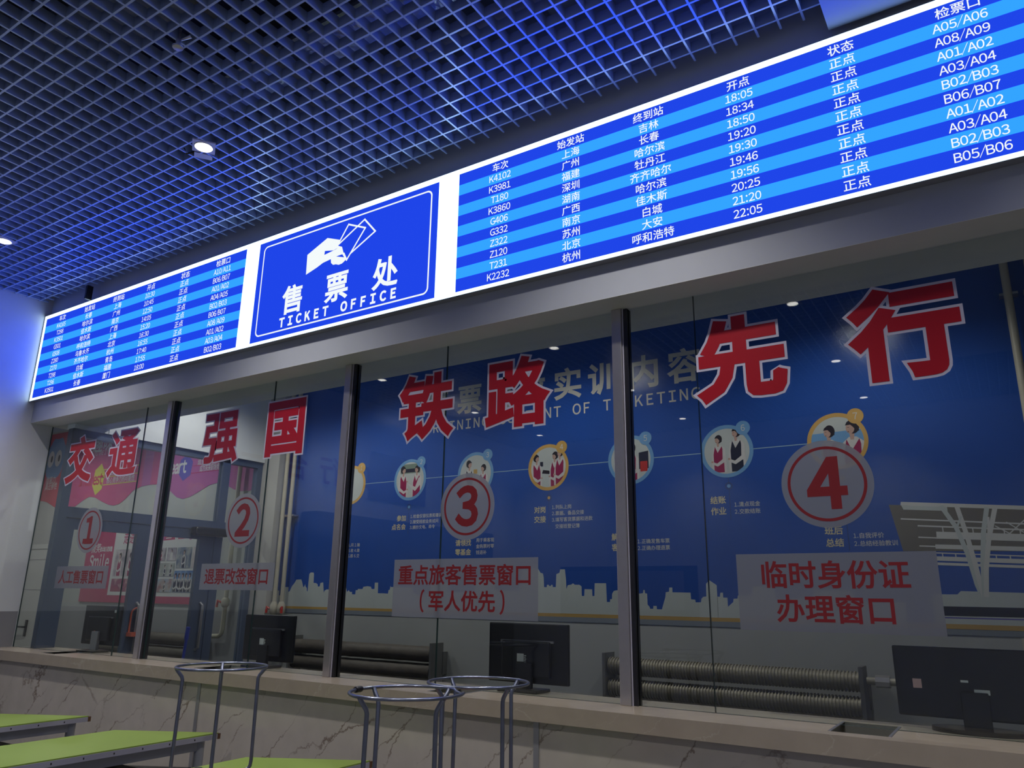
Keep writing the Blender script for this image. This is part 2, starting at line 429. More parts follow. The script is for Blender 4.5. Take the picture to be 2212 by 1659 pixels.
# open-cell ceiling: blades every 100 mm, 12 mm wide and 50 mm deep
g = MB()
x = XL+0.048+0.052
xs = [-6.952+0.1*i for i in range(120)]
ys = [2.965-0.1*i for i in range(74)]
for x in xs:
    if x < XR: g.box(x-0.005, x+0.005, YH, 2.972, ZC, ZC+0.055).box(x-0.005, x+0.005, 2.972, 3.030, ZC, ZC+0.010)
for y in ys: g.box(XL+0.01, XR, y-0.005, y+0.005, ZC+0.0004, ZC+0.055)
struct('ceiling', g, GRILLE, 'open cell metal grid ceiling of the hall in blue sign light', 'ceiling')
struct('ceiling_slab', MB().box(-12.2, XR+0.2, YH-0.2, YB+0.2, 5.2, 5.3), SLAB, 'dark concrete slab above the open grid ceiling', 'ceiling')
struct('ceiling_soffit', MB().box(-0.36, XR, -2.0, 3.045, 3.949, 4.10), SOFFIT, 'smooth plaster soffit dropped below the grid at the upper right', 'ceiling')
struct('wall_back', MB().box(-12.2, XR, YB, YB+0.15, ZF, 5.2), OFFWALL, 'pale back wall of the ticket office behind the glass', 'wall')
struct('ceiling_office', MB().box(-12.2, XR, 3.60, YB, 3.78, 3.86), SOFFIT, 'plain ceiling of the ticket office and side room', 'ceiling')
struct('wall_side', MB().box(-12.3, -12.1, 3.0, YB, ZF, 5.2), WHITE, 'white end wall of the side room beyond the partition', 'wall')
struct('wall_side_front', MB().box(-12.1, -7.22, 3.0, 3.285, ZF, 5.2), WHITE, 'white front wall of the side room beyond the partition', 'wall')
struct('column', MB().box(-6.80, -6.43, 5.34, 5.455, ZF, 3.78), PILLAR, 'cream pillar between the slate partition and the blue mural', 'column')
struct('trim_2', MB().box(-11.0, -6.81, 5.452, 5.459, ZF, 1.356), DADO, 'grey painted dado under the pink mural in the side room', 'dado')

# ------------------------------------------------------------------ glazing
PANES = [(-6.995, -5.557), (-5.554, -5.238), (-5.158, -4.062), (-4.059, -3.372), (-3.293, -2.586), (-2.583, -1.529), (-1.450, -1.115), (-1.112, 0.36)]
WORDS = ['wide clear pane against the white left wall, carrying the circled 1', 'narrow clear pane just left of the first steel post',
         'clear pane right of the first steel post, carrying the circled 2', 'narrow clear pane just left of the second steel post',
         'clear pane just right of the second steel post behind the character for iron', 'wide clear pane just left of the third steel post, behind the caption for soldiers',
         'narrow clear pane just right of the third steel post', 'wide clear pane at the right, carrying the circled 4']
for i, (a, b) in enumerate(PANES):
    m = MB()
    vs = [(x, y, z) for z in (1.101, 2.945) for y in (3.276, 3.286) for x in (a, b)]
    m.add(vs, [(0, 1, 5, 4), (2, 6, 7, 3)], 0); m.add(vs, [(0, 2, 3, 1), (4, 5, 7, 6), (0, 4, 6, 2), (1, 3, 7, 5)], 1)
    struct('window_%d' % (i+1), m, [GLASS, EDGE], WORDS[i], 'window')
MUL = [(-5.211, 'first stainless steel post from the left wall, between the circled 1 and 2'),
       (-3.345, 'second stainless steel post from the left wall, between the circled 2 and 3'),
       (-1.502, 'third stainless steel post from the left wall, between the circled 3 and 4')]
for i, (cx, lab) in enumerate(MUL):
    t = thing('glazing_post', (cx, 3.28, 1.10), lab, 'post', 'steel posts of the ticket window')
    MB().box(cx-0.026, cx+0.026, 3.245, 3.312, 1.10, 2.944).build('steel_tube', STEEL, t, bevel=0.003)
    MB().box(cx+0.027, cx+0.052, 3.262, 3.308, 1.10, 2.944).build('glazing_channel', DSTEEL, t)
    MB().box(cx+0.0275, cx+0.0325, 3.2575, 3.262, 1.10, 2.944).build('sealant_strip', OUTL, t)

# ------------------------------------------------------------------ departure board (light box)
YS = 3.045
brd = thing('departure_board', (-3.3, YS, 3.52), 'long lit light box with blue timetables and ticket office sign above the glazing', 'sign')
MB().box(-6.992, 0.43, YS+0.0005, 3.093, 3.126, 3.912).build('housing', TRIM, brd)
MB().flat([(-6.990, 3.128), (0.428, 3.128), (0.428, 3.910), (-6.990, 3.910)], YS).build('lit_face', S_WHITE, brd)
fr = MB()
HDR = ['车次', '始发站', '终到站', '开点', '状态', '检票口']
LROWS = ['K4165 长春 上海 10:30 A10/A11', 'T298 哈尔滨 广州 10:45 B06/B07', 'K3501 佳木斯 南京 12:50 A01/A02', 'G501 哈尔滨 广西 14:05 A04/A05', 'G508 呼和浩特 上海 15:20 B02/B03',
         'Z280 乌鲁木齐 北京 16:30 B06/B07', 'Z270 齐齐哈尔 杭州 16:55 A08/A09', 'T298 白城 青岛 17:40 A01/A02', 'T296 佳木斯 福建 17:55 A03/A04', 'K3501 长春 厦门 18:00 B02/B03']
RROWS = ['K4102 上海 吉林 18:05 A05/A06', 'K3981 广州 长春 18:34 A08/A09', 'T180 福建 哈尔滨 18:50 A01/A02', 'K3860 深圳 牡丹江 19:20 A03/A04', 'G406 湖南 齐齐哈尔 19:30 B02/B03',
         'G332 广西 哈尔滨 19:46 B06/B07', 'Z322 南京 佳木斯 19:56 A01/A02', 'Z120 苏州 白城 20:25 A03/A04', 'T231 北京 大安 21:20 B02/B03', 'K2232 杭州 呼和浩特 22:05 B05/B06']
EDGES = [3.875, 3.803, 3.738, 3.673, 3.609, 3.545, 3.481, 3.417, 3.353, 3.289, 3.224, 3.149]
def timetable(x0, x1, cols, rows, lab):
    p = MB()
    for i in range(11):
        p.box(x0, x1, YS-0.003, YS, EDGES[i+1], EDGES[i], 1 if i % 2 else 0)
    p = p.build('timetable', [S_BLUE, S_SKY], brd); p['label'] = lab
    t = MB(); y = YS-0.0036
    for c, h in zip(cols, HDR): t.text(h, c, 3.838, 0.054, y, bold=0.010)
    for i, row in enumerate(rows):
        z = 3.838-0.0653*(i+1); a = row.split(' '); a.insert(4, '正点')
        for c, w in zip(cols, a): t.text(w, c, z, 0.0535, y, bold=0.008, adv=0.53)
    t.build('lettering', S_TEXT, p)
timetable(-6.945, -4.222, [-6.668, -6.232, -5.80, -5.356, -4.917, -4.472], LROWS, 'left timetable with morning and afternoon trains')
timetable(-2.362, 0.362, [-2.080, -1.640, -1.208, -0.765, -0.323, 0.115], RROWS, 'right timetable with evening trains')
p = MB().box(-4.076, -2.510, YS-0.003, YS, 3.148, 3.873).build('office_panel', S_BLUE, brd); p['label'] = 'blue ticket office panel with a hand holding tickets'
b = MB(); y = YS-0.0036
x0, x1, z0, z1, rr, w = -4.024, -2.560, 3.187, 3.834, 0.035, 0.010
pts = []
for cx, cz, a0 in ((x1-rr, z1-rr, 0), (x0+rr, z1-rr, 90), (x0+rr, z0+rr, 180), (x1-rr, z0+rr, 270)):
    pts += [(cx+rr*math.cos(math.radians(a0+15*k)), cz+rr*math.sin(math.radians(a0+15*k))) for k in range(7)]
b.stroke(pts, w, y, closed=True); b.build('border_line', S_TEXT, p)
h = MB()
h.flat([(-3.587, 3.674), (-3.411, 3.749), (-3.292, 3.705), (-3.308, 3.668), (-3.272, 3.652), (-3.256, 3.61), (-3.235, 3.578), (-3.228, 3.556), (-3.246, 3.543), (-3.262, 3.535), (-3.289, 3.533), (-3.315, 3.543), (-3.340, 3.545), (-3.359, 3.562), (-3.364, 3.59), (-3.433, 3.581), (-3.486, 3.561), (-3.583, 3.533)], y)
h.flat([(-3.427, 3.634), (-3.424, 3.661), (-3.345, 3.646), (-3.311, 3.654), (-3.325, 3.648)], y-0.0004, 1)
h.flat([(-3.318, 3.597), (-3.264, 3.599), (-3.245, 3.573)], y-0.0004, 1)
h.stroke([(-3.300, 3.690), (-3.228, 3.795), (-3.080, 3.732), (-3.222, 3.550), (-3.250, 3.600)], 0.011, y-0.0008)
h.stroke([(-3.305, 3.676), (-3.090, 3.792), (-2.994, 3.686), (-3.190, 3.588)], 0.011, y-0.0008)
h.build('hand_pictogram', [S_TEXT, S_BACK], p)
t = MB()
for ch, cx in (('售', -3.688), ('票', -3.291), ('处', -2.890)): MB().text(ch, cx, 3.385, 0.205, y, bold=0.026).build('character', S_TEXT, p)
xx = -3.772
for ch in 'TICKET OFFICE':
    if ch != ' ':
        t.text(ch, xx, 3.240, 0.080, y, bold=0.048, adv=0.8)
        if ch == 'I':
            for dz in (0.0255, -0.0255): t.flat([(xx-0.019, 3.240+dz-0.0055), (xx+0.019, 3.240+dz-0.0055), (xx+0.019, 3.240+dz+0.0055), (xx-0.019, 3.240+dz+0.0055)], y)
    xx += 0.0796
t.build('lettering', S_TEXT, p)
ht = MB().box(-6.262, -6.240, 2.995, 3.045, 3.913, 4.034)
tag(ht.build('hanger_rod', BLACKP, origin=(-6.25, 3.02, 3.913)), 'short dark hanger rod above the left timetable', 'bracket')

# ------------------------------------------------------------------ stickers on the glass
YST = 3.2735
SLOGAN = [('交', -6.425, 'leftmost large red character of the slogan on the glass'), ('通', -5.800, 'large red character above and right of the circled 1'),
          ('强', -4.583, 'large red character just right of the first steel post'), ('国', -3.918, 'large red box shaped character between the circled 2 and second post'),
          ('铁', -2.727, 'large red character just right of the second steel post'), ('路', -2.105, 'large red character above and right of the circled 3'),
          ('先', -0.908, 'large red character just right of the third steel post'), ('行', -0.245, 'rightmost large red character of the slogan, above the circled 4')]
for ch, cx, lab in SLOGAN:
    t = thing('slogan_character', (cx, YST, 2.606), lab, 'sticker', 'red slogan characters on the glass')
    gv = glyph(ch)[2]; gx = 0.5-(gv[0]+gv[2])/2; gz = 0.36-(gv[1]+gv[3])/2
    E_ = 0.395; bw = {'交': .036, '通': .026, '强': .026, '国': .034, '铁': .030, '路': .030, '先': .040, '行': .042}[ch]
    MB().text(ch, cx+gx*E_*1.02, 2.606+gz*E_, E_, YST+0.001, bold=bw+0.029, sx=1.02).build('outline', OUTL, t)
    MB().text(ch, cx+gx*E_*1.02, 2.606+gz*E_, E_, YST, bold=bw, sx=1.02).build('red_fill', RED, t)
NUM = [('1', -6.108, 'round grey sticker with red circled 1'), ('2', -4.243, 'round grey sticker with red circled 2'), ('3', -2.410, 'round grey sticker with red circled 3'), ('4', -0.596, 'round grey sticker with red circled 4')]
for ch, cx, lab in NUM:
    t = thing('number_sticker', (cx, YST, 2.012), lab, 'sticker', 'numbered window stickers')
    MB().disc(cx, 2.012, 0.178, YST, n=72).build('disc', FILM, t)
    MB().ring(cx, 2.012, 0.141, 0.153, YST-0.001, n=72).build('ring', REDT, t)
    d = MB().text(ch, cx, 2.012, 0.265, YST-0.001, bold=0.036, adv=0.7, sx=1.04)
    if ch == '1': d.flat([(cx-0.048, 1.904), (cx+0.056, 1.904), (cx+0.056, 1.934), (cx-0.048, 1.934)], YST-0.0013)
    d.build('numeral', REDT, t)
CAP = [(-6.498, -5.752, 1.566, 1.735, ['人工售票窗口'], 0.108, 'small grey caption plate under the circled 1'), (-4.625, -3.888, 1.567, 1.736, ['退票改签窗口'], 0.108, 'small grey caption plate under the circled 2'),
       (-2.899, -1.965, 1.437, 1.740, ['重点旅客售票窗口', '（军人优先）'], 0.109, 'large grey caption plate in two lines under the circled 3'), (-0.986, -0.236, 1.432, 1.736, ['临时身份证', '办理窗口'], 0.112, 'large grey caption plate in two lines under the circled 4')]
for x0, x1, z0, z1, lines, E_, lab in CAP:
    cx = (x0+x1)/2
    t = thing('caption_sticker', (cx, YST, z0), lab, 'sticker', 'caption plates on the glass')
    MB().flat([(x0, z0), (x1, z0), (x1, z1), (x0, z1)], YST).build('plate', FILM, t)
    d = MB()
    for k, s_ in enumerate(lines):
        z = (z0+z1)/2+(0 if len(lines) == 1 else (0.066 if k == 0 else -0.066))
        if s_.startswith('（'):
            d.text(s_[1:-1], cx, z, E_, YST-0.001, bold=0.022)
            for sg in (-1, 1):
                d.stroke([(cx+sg*(0.245+0.022*math.cos(a)), z+0.055*math.sin(a)) for a in [(-1.3+0.26*j) for j in range(11)]], 0.011, YST-0.001)
        else: d.text(s_, cx, z, E_, YST-0.001, bold=0.020)
    d.build('lettering', REDT, t)

# ------------------------------------------------------------------ counter
TR = [-6.085, -4.235, -2.39, -0.54]
wt = MB(); a, b0, b1 = XL+0.002, 3.105, 3.375
wt.box(a, XR, 3.03, b0, 1.03, 1.10); wt.box(-6.67, XR, b1, 3.47, 1.03, 1.10)
wt.box(a, -6.67, b0, 3.292, 1.03, 1.10); edge = -6.67
for c in TR:
    wt.box(edge, c-0.105, b0, b1, 1.03, 1.10); edge = c+0.105
wt.box(edge, XR, b0, b1, 1.03, 1.10)
tag(wt.build('worktop', CREAM, origin=(-3.3, 3.25, 1.03)), 'long cream stone worktop running under the glazing', 'counter')
cf = thing('counter_front', (-3.3, 3.06, ZF), 'veined beige marble front below the cream worktop', 'counter')
px = [-7.0, -4.20, -1.842, 0.52, XR]
for i in range(4):
    MB().box(px[i]+0.014, px[i+1]-0.014, 3.06, 3.09, ZF, 1.029).build('marble_panel', MARBLE, cf)
    if i: MB().box(px[i]-0.0135, px[i]+0.0135, 3.056, 3.09, ZF, 1.029).build('metal_trim', TRIM, cf)
MB().box(XL, XR, 3.091, 3.29, ZF, 1.029).build('core', SLAB, cf)
for c, lab in zip(TR, ['steel cash tray sunk in the worktop under the circled 1', 'steel cash tray sunk in the worktop under the circled 2', 'steel cash tray sunk in the worktop under the circled 3', 'steel cash tray sunk in the worktop under the circled 4']):
    t = thing('cash_tray', (c, 3.24, 1.05), lab, 'tray', 'cash trays in the worktop')
    prof = [(3.106, 1.099), (3.150, 1.062), (3.330, 1.062), (3.374, 1.099)]
    s = MB()
    vs = [(xx, yy, zz) for xx in (c-0.104, c+0.104) for yy, zz in prof]
    s.add(vs, [(i, i+1, 5+i, 4+i) for i in range(3)]+[(0, 3, 2, 1), (4, 5, 6, 7)])
    s.build('scoop', TRAYM, t)
    for q in (c-0.104, c+0.094): MB().box(q, q+0.010, 3.106, 3.374, 1.0985, 1.1012).build('rim', STEEL, t)

# ------------------------------------------------------------------ monitors seen from behind
def monitor(cx, yaw, lab, wid=0.49, top=1.415, bot=1.135, glossy=False, labels='centre'):
    t = thing('monitor', (cx, 3.40, 1.10), lab, 'monitor', 'computer monitors on the worktop')
    M_ = BLACKG if glossy else BLACKP
    MB().box(cx-wid/2, cx+wid/2, 3.425, 3.447, bot, top).build('screen_shell', M_, t, bevel=0.006)
    if not glossy:
        s = MB().box(cx-wid*0.30, cx+wid*0.30, 3.400, 3.426, bot+0.03, top-0.085).build('rear_cover', M_, t, bevel=0.008)
        v = MB().box(cx-wid*0.33, cx+wid*0.33, 3.414, 3.4255, top-0.092, top-0.082); v.build('vent_ledge', GREYP, t)
    yy = 3.3995 if not glossy else 3.4245
    lb = MB(); z = (top+bot)/2
    if labels == 'centre':
        lb.box(cx-0.045, cx-0.005, yy-0.0006, yy, z-0.04, z-0.002)
        for k in range(5): lb.box(cx-0.002, cx+0.006+0.008*random.random(), yy-0.0006, yy, z-0.045+0.008*k, z-0.041+0.008*k)
        lb.build('rating_label', LABELW, t)
    elif labels == 'gloss':
        lb.box(cx+0.0, cx+0.05, yy-0.0006, yy, z-0.035, z-0.018)
        MB().box(cx-0.04, cx-0.015, yy-0.0006, yy, z+0.004, z+0.012).build('model_label', LABELW, t)
        lb.build('rating_label', LABELW, t)
        MB().box(cx-0.20, cx-0.17, yy-0.0008, yy, z-0.025, z+0.008).build('inspection_sticker', LABELP, t)
    elif labels == 'corner':
        lb.box(cx+0.165, cx+0.175, yy+0.0244, yy+0.025, top-0.05, top-0.03).box(cx+0.1745, cx+0.19, yy+0.0244, yy+0.025, top-0.05, top-0.03)
        lb.build('rating_label', LABELW, t)
        MB().box(cx-0.035, cx-0.025, yy-0.0006, yy, bot+0.085, bot+0.105).build('logo_dot', REDLAMP, t)
    MB().box(cx-0.045, cx+0.045, 3.385, 3.410, 1.112, bot+0.10).build('stand_neck', M_ if labels != 'corner' else GREYP, t, bevel=0.004)
    if glossy:
        n = 40; b = MB(); pts = [(cx+0.15*math.cos(2*PI*k/n), 3.385+0.075*math.sin(2*PI*k/n)) for k in range(n)]
        b.prism(pts, 1.1005, 1.116); b.build('stand_foot', M_, t, bevel=0.004)
    else:
        MB().box(cx-0.115, cx+0.115, 3.325, 3.460, 1.1005, 1.115).build('stand_foot', M_, t, bevel=0.004)
    t.rotation_euler = (0, 0, yaw)
    return t
monitor(-6.005, 0.0, 'black monitor seen from behind under the circled 1, nearest the left wall', wid=0.50, top=1.44, bot=1.15, labels='corner')
monitor(-4.07, 0.0, 'black monitor seen from behind, under the circled 2', wid=0.47, top=1.416, bot=1.135)
monitor(-2.118, 0.0, 'black monitor seen from behind, under the circled 3', wid=0.47, top=1.421, bot=1.135)
monitor(-0.185, 0.0, 'glossy black monitor with oval foot, at the right under the circled 4', wid=0.52, top=1.388, bot=1.137, glossy=True, labels='gloss')

# ------------------------------------------------------------------ back wall mural of the office
YM = YB-0.004
mu = thing('wall_mural', (-2.8, YM, 1.365), 'large blue printed mural of ticketing work on the office back wall', 'mural')
MB().box(-6.40, 0.90, YM, YB-0.0005, 1.365, 3.778).build('backdrop', MBLUE, mu)
SKY = [(-6.40,1.578),(-6.376,1.578),(-6.374,1.533),(-6.349,1.529),(-6.348,1.518),(-6.322,1.519),(-6.320,1.598),(-6.284,1.614),(-6.242,1.614),(-6.238,1.566),(-6.219,1.574),(-6.192,1.623),(-6.163,1.649),(-6.135,1.687),(-6.063,1.689),(-6.043,1.654),(-6.025,1.612),(-6.010,1.624),(-6.002,1.645),(-5.993,1.621),(-5.975,1.607),(-5.969,1.575),(-5.959,1.575),(-5.954,1.741),(-5.936,1.757),(-5.895,1.756),(-5.887,1.741),(-5.883,1.656),(-5.847,1.654),(-5.823,1.642),(-5.818,1.620),(-5.793,1.622),(-5.787,1.655),(-5.748,1.661),(-5.728,1.561),(-5.720,1.583),(-5.691,1.595),(-5.666,1.594),(-5.600,1.594),(-5.590,1.640),(-5.520,1.650),(-5.510,1.676),(-5.451,1.676),(-5.433,1.622),(-5.417,1.572),(-5.395,1.589),(-5.375,1.573),(-5.349,1.573),(-5.347,1.551),(-5.305,1.551),(-5.301,1.590),(-5.277,1.590),(-5.275,1.601),(-5.215,1.601),(-5.205,1.621),(-5.154,1.627),(-5.108,1.622),(-5.099,1.602),(-5.061,1.602),(-5.063,1.660),(-5.021,1.660),(-5.017,1.564),(-4.947,1.564),(-4.891,1.562),(-4.888,1.593),(-4.872,1.597),(-4.866,1.631),(-4.860,1.621),(-4.830,1.621),(-4.60,1.62),(-4.59,1.56),(-4.40,1.56),(-4.39,1.66),(-4.20,1.66),(-4.19,1.58),(-3.90,1.58),(-3.89,1.70),(-3.70,1.70),(-3.69,1.60),(-3.45,1.60),(-3.44,1.76),(-3.30,1.78),(-3.271,1.769),(-3.252,1.741),(-3.230,1.736),(-3.222,1.705),(-3.218,1.628),(-3.193,1.628),(-3.191,1.647),(-3.173,1.647),(-3.173,1.637),(-3.155,1.637),(-3.152,1.647),(-3.139,1.647),(-3.137,1.629),(-3.109,1.629),(-3.104,1.730),(-3.076,1.740),(-3.068,1.767),(-3.025,1.767),(-3.015,1.684),(-3.012,1.614),(-3.000,1.644),(-2.967,1.649),(-2.953,1.659),(-2.936,1.648),(-2.895,1.648),(-2.876,1.635),(-2.875,1.563),(-2.854,1.563),(-2.850,1.615),(-2.784,1.614),(-2.782,1.564),(-2.765,1.564),(-2.761,1.660),(-2.663,1.660),(-2.659,1.521),(-2.633,1.521),(-2.631,1.542),(-2.616,1.542),(-2.613,1.583),(-2.599,1.603),(-2.574,1.608),(-2.50,1.608),(-2.49,1.65),(-2.42,1.65),(-2.415,1.637),(-2.413,1.550),(-2.396,1.560),(-2.393,1.585),(-2.359,1.589),(-2.355,1.612),(-2.345,1.612),(-2.343,1.589),(-2.326,1.586),(-2.325,1.507),(-2.311,1.493),(-2.306,1.478),(-2.282,1.478),(-2.280,1.499),(-2.254,1.499),(-2.253,1.476),(-2.214,1.475),(-2.183,1.564),(-2.179,1.597),(-2.153,1.601),(-2.150,1.631),(-2.127,1.631),(-2.127,1.597),(-1.989,1.596),(-1.988,1.550),(-1.957,1.547),(-1.955,1.529),(-1.915,1.530),(-1.911,1.554),(-1.896,1.568),(-1.874,1.570),(-1.871,1.658),(-1.846,1.683),(-1.794,1.649),(-1.796,1.571),(-1.776,1.569),(-1.771,1.597),(-1.752,1.598),(-1.752,1.565),(-1.722,1.564),(-1.722,1.502),(-1.683,1.535),(-1.679,1.557),(-1.651,1.559),(-1.648,1.579),(-1.55,1.581),(-1.54,1.64),(-1.40,1.64),(-1.39,1.56),(-1.15,1.57),(-1.14,1.62),(-0.90,1.62),(-0.89,1.55),(-0.60,1.55)]
sk = MB()
for i in range(len(SKY)-1):      # one slice per step keeps the outline crisp
    (ax, az), (bx, bz) = SKY[i], SKY[i+1]
    if bx > ax: sk.flat([(ax, 1.428), (bx, 1.428), (bx, bz), (ax, az)], YM-0.0006)
sk.build('skyline', MPALE, mu)
MB().flat([(-6.40, 1.405), (0.90, 1.400), (0.90, 1.428), (-6.40, 1.428)], YM-0.0008).build('orange_band', MORANGE, mu)
MB().flat([(-6.40, 1.366), (0.90, 1.366), (0.90, 1.401), (-6.40, 1.405)], YM-0.0007).build('grey_band', MGREY, mu)
# title
t = MB(); y = YM-0.0010
for ch, cx in (('售', -4.395), ('票', -4.022), ('岗', -3.690), ('位', -3.340), ('实', -2.990), ('训', -2.655), ('内', -2.291), ('容', -1.951)):
    t.text(ch, cx, 3.305, 0.285, y, bold=0.026)
for k, ch in enumerate('TRAINING CONTENT OF TICKETING'):
    if ch != ' ': t.text(ch, -4.498+0.0938*k, 3.074, 0.122, y, bold=0.014, adv=0.8)
t.build('title', MTITLE, mu)
# medallions: a ring, a number badge and a printed snapshot of uniformed staff
def staff(L, cx, cz, s, face=1, vest=2, arm=None):
    """outlines (material, points) of one printed figure, s = height unit; face = +1 looks right"""
    E = lambda x, z, rx, rz, n=16: [(cx+s*(x*face+rx*math.cos(2*PI*k/n)), cz+s*(z+rz*math.sin(2*PI*k/n))) for k in range(n)]
    P = lambda q: [(cx+s*x*face, cz+s*z) for x, z in q]
    L.append((4, P([(-.30, -.20), (-.36, -.9), (-.34, -1.4), (.34, -1.4), (.36, -.9), (.28, -.20), (.10, -.04), (-.10, -.04)])))      # shirt
    L.append((vest, P([(-.17, -.10), (-.24, -.45), (-.25, -1.4), (.25, -1.4), (.26, -.5), (.17, -.10), (.05, -.42)])))                # vest
    L.append((4, P([(-.10, -.05), (.10, -.05), (.05, -.40)])))                                                                       # collar
    L.append((1, P([(-.06, .08), (.08, .08), (.06, -.12), (-.03, -.12)])))                                                           # neck
    L.append((3, E(-.03, .26, .175, .215)))                                                                                          # hair
    L.append((1, E(.045, .21, .115, .155)))                                                                                          # face
    L.append((3, P([(-.14, .40), (.12, .40), (.17, .30), (.03, .31), (-.05, .22), (-.10, .10), (-.19, .12)])))                       # fringe
    L.append((3, P([(.065, .232), (.12, .232), (.12, .245), (.065, .245)])))                                                        # brow
    L.append((6, P([(.075, .105), (.125, .105), (.115, .122), (.08, .122)])))                                                        # lips
    a = arm or [(-.33, -.22), (-.20, -.28), (-.18, -.75), (.10, -.95), (.30, -.86), (.32, -.98), (.08, -1.10), (-.34, -.86)]
    L.append((4, P(a)))
    hx, hz = a[len(a)//2][0], a[len(a)//2][1]
    L.append((1, E(hx+.04, hz, .06, .05, 10)))
MED = []
MCX = [-5.462, -4.695, -3.933, -3.180, -2.427, -1.661, -0.897]
def scenes(i, cx, cz):
    L = []
    if i == 0: staff(L, cx-.02, cz+.02, .17, 1); L.append((7, [(cx-.2, cz-.2), (cx+.2, cz-.2), (cx+.2, cz-.09), (cx-.2, cz-.11)]))
    if i == 1:
        L += [(5, [(cx-.12, cz+.06), (cx+.12, cz+.06), (cx+.12, cz+.15), (cx-.12, cz+.15)]), (6, [(cx-.08, cz+.07), (cx+.06, cz+.07), (cx+.06, cz+.105), (cx-.08, cz+.105)])]
        staff(L, cx-.085, cz+.055, .17, 1); staff(L, cx+.085, cz+.055, .17, -1, arm=[(-.30, -.20), (-.12, -.25), (.10, -.75), (.62, -.52), (.66, -.42), (.60, -.62), (.10, -.98), (-.28, -.62)])
    if i == 2:
        L.append((7, [(cx+.02, cz-.2), (cx+.03, cz-.2), (cx+.03, cz+.2), (cx+.02, cz+.2)]))
        staff(L, cx-.07, cz+.05, .165, 1, 8); staff(L, cx+.085, cz+.01, .15, -1); L.append((9, [(cx-.02, cz), (cx+.02, cz), (cx+.02, cz+.04), (cx-.02, cz+.04)]))
    if i == 3:
        L.append((7, [(cx-.08, cz-.2), (cx+.06, cz-.2), (cx+.06, cz-.06), (cx-.08, cz-.06)])); L.append((6, [(cx-.08, cz+.01), (cx-.05, cz+.01), (cx-.05, cz+.05), (cx-.08, cz+.05)]))
        L.append((3, [(cx-.06, cz-.05), (cx+.02, cz-.06), (cx+.01, cz-.03), (cx-.05, cz-.02)]))
        staff(L, cx-.115, cz+.045, .155, 1); staff(L, cx+.065, cz+.055, .155, -1); staff(L, cx+.115, cz+.075, .165, -1)
    if i == 4:
        L.append((6, [(cx+.07, cz-.08), (cx+.15, cz-.08), (cx+.15, cz+.06), (cx+.07, cz+.05)])); L.append((10, [(cx+.08, cz-.1), (cx+.14, cz-.1), (cx+.14, cz-.02), (cx+.08, cz-.02)]))
        L.append((3, [(cx-.03, cz+.1), (cx-.015, cz+.1), (cx-.015, cz+.19), (cx-.03, cz+.19)])); staff(L, cx+.01, cz+.05, .17, -1)
    if i == 5:
        L.append((7, [(cx-.16, cz-.2), (cx, cz-.2), (cx-.02, cz-.13), (cx-.14, cz-.11)])); L.append((3, [(cx-.13, cz-.15), (cx-.06, cz-.15), (cx-.07, cz-.12), (cx-.11, cz-.12)]))
        staff(L, cx-.06, cz+.055, .15, -1); staff(L, cx+.075, cz+.09, .175, -1, 8)
    if i == 6:
        L.append((11, [(cx-.2, cz-.2), (cx+.2, cz-.2), (cx+.2, cz+.07), (cx-.2, cz+.06)]))
        staff(L, cx-.05, cz+.02, .20, -1); staff(L, cx+.10, cz+.03, .24, -1)
    return L
PRN = [PBACK, SKIN, VEST, HAIR, SHIRT, PBACKG, DVEST, MPALE, DVEST, MORANGE, VALVE, RINGB]
for i, cx in enumerate(MCX):
    cz = 2.604; orange = i in (0, 3, 6); R_ = RINGO if orange else RINGB
    md = MB().ring(cx, cz, 0.168, 0.196, YM-0.0014).build('medallion', R_, mu); md['label'] = ('orange' if orange else 'blue') + ' ringed photo numbered %d' % (i+1)
    ph = MB().disc(cx, cz, 0.170, YM-0.0010, 0); k = 0
    for mi, poly in scenes(i, cx, cz):
        q = clip_circle(poly, cx, cz, 0.169)
        if q: k += 1; ph.flat(q, YM-0.0010-0.00004*k, mi)
    ph.build('snapshot', PRN, md)
    MB().disc(cx+0.130, cz+0.161, 0.053, YM-0.0026, n=32).build('badge', R_, md)
    MB().text(str(i+1), cx+0.130, cz+0.161, 0.062, YM-0.0030, bold=0.006).build('numeral', MWHITE, md)
for i in range(6):
    a_, b_ = MCX[i]+0.196, MCX[i+1]-0.196
    MB().flat([(a_, 2.600), (b_, 2.600), (b_, 2.606), (a_, 2.606)], YM-0.0008).build('link_line', MLINE, mu)
# captions under the medallions
CAPS = [(-5.50, 1.96, [' '], [(-5.441, 2.013, '1.问 2.输'), (-5.440, 1.961, '3.收 4.做'), (-5.440, 1.910, '5.核 6.交')]),
        (-4.718, 2.245, ['参加', '点名会'], [(-4.668, 2.257, '1.检查仪容仪表和着装'), (-4.669, 2.206, '2.接受班前业务试问'), (-4.670, 2.156, '3.摘抄文电、命令')]),
        (-3.958, 2.000, ['请领找', '零基金'], [(-3.906, 2.019, '用于乘客现'), (-3.906, 1.967, '金购票时零'), (-3.906, 1.915, '钱退补')]),
        (-3.201, 2.251, ['对岗', '交接'], [(-3.146, 2.266, '1.列队上岗'), (-3.146, 2.215, '2.票据、备品交接'), (-3.146, 2.163, '3.填写客货票据和进款'), (-3.114, 2.109, '交接班登记簿')]),
        (-2.492, 2.008, ['解答', '客问'], [(-2.392, 1.969, '1.正确发售车票'), (-2.392, 1.919, '2.正确办理退票')]),
        (-1.689, 2.248, ['结账', '作业'], [(-1.632, 2.210, '1.清点现金'), (-1.632, 2.159, '2.交款结账')]),
        (-0.919, 2.004, ['班后', '总结'], [(-0.861, 1.966, '1.自我评价'), (-0.861, 1.915, '2.总结经验教训')])]
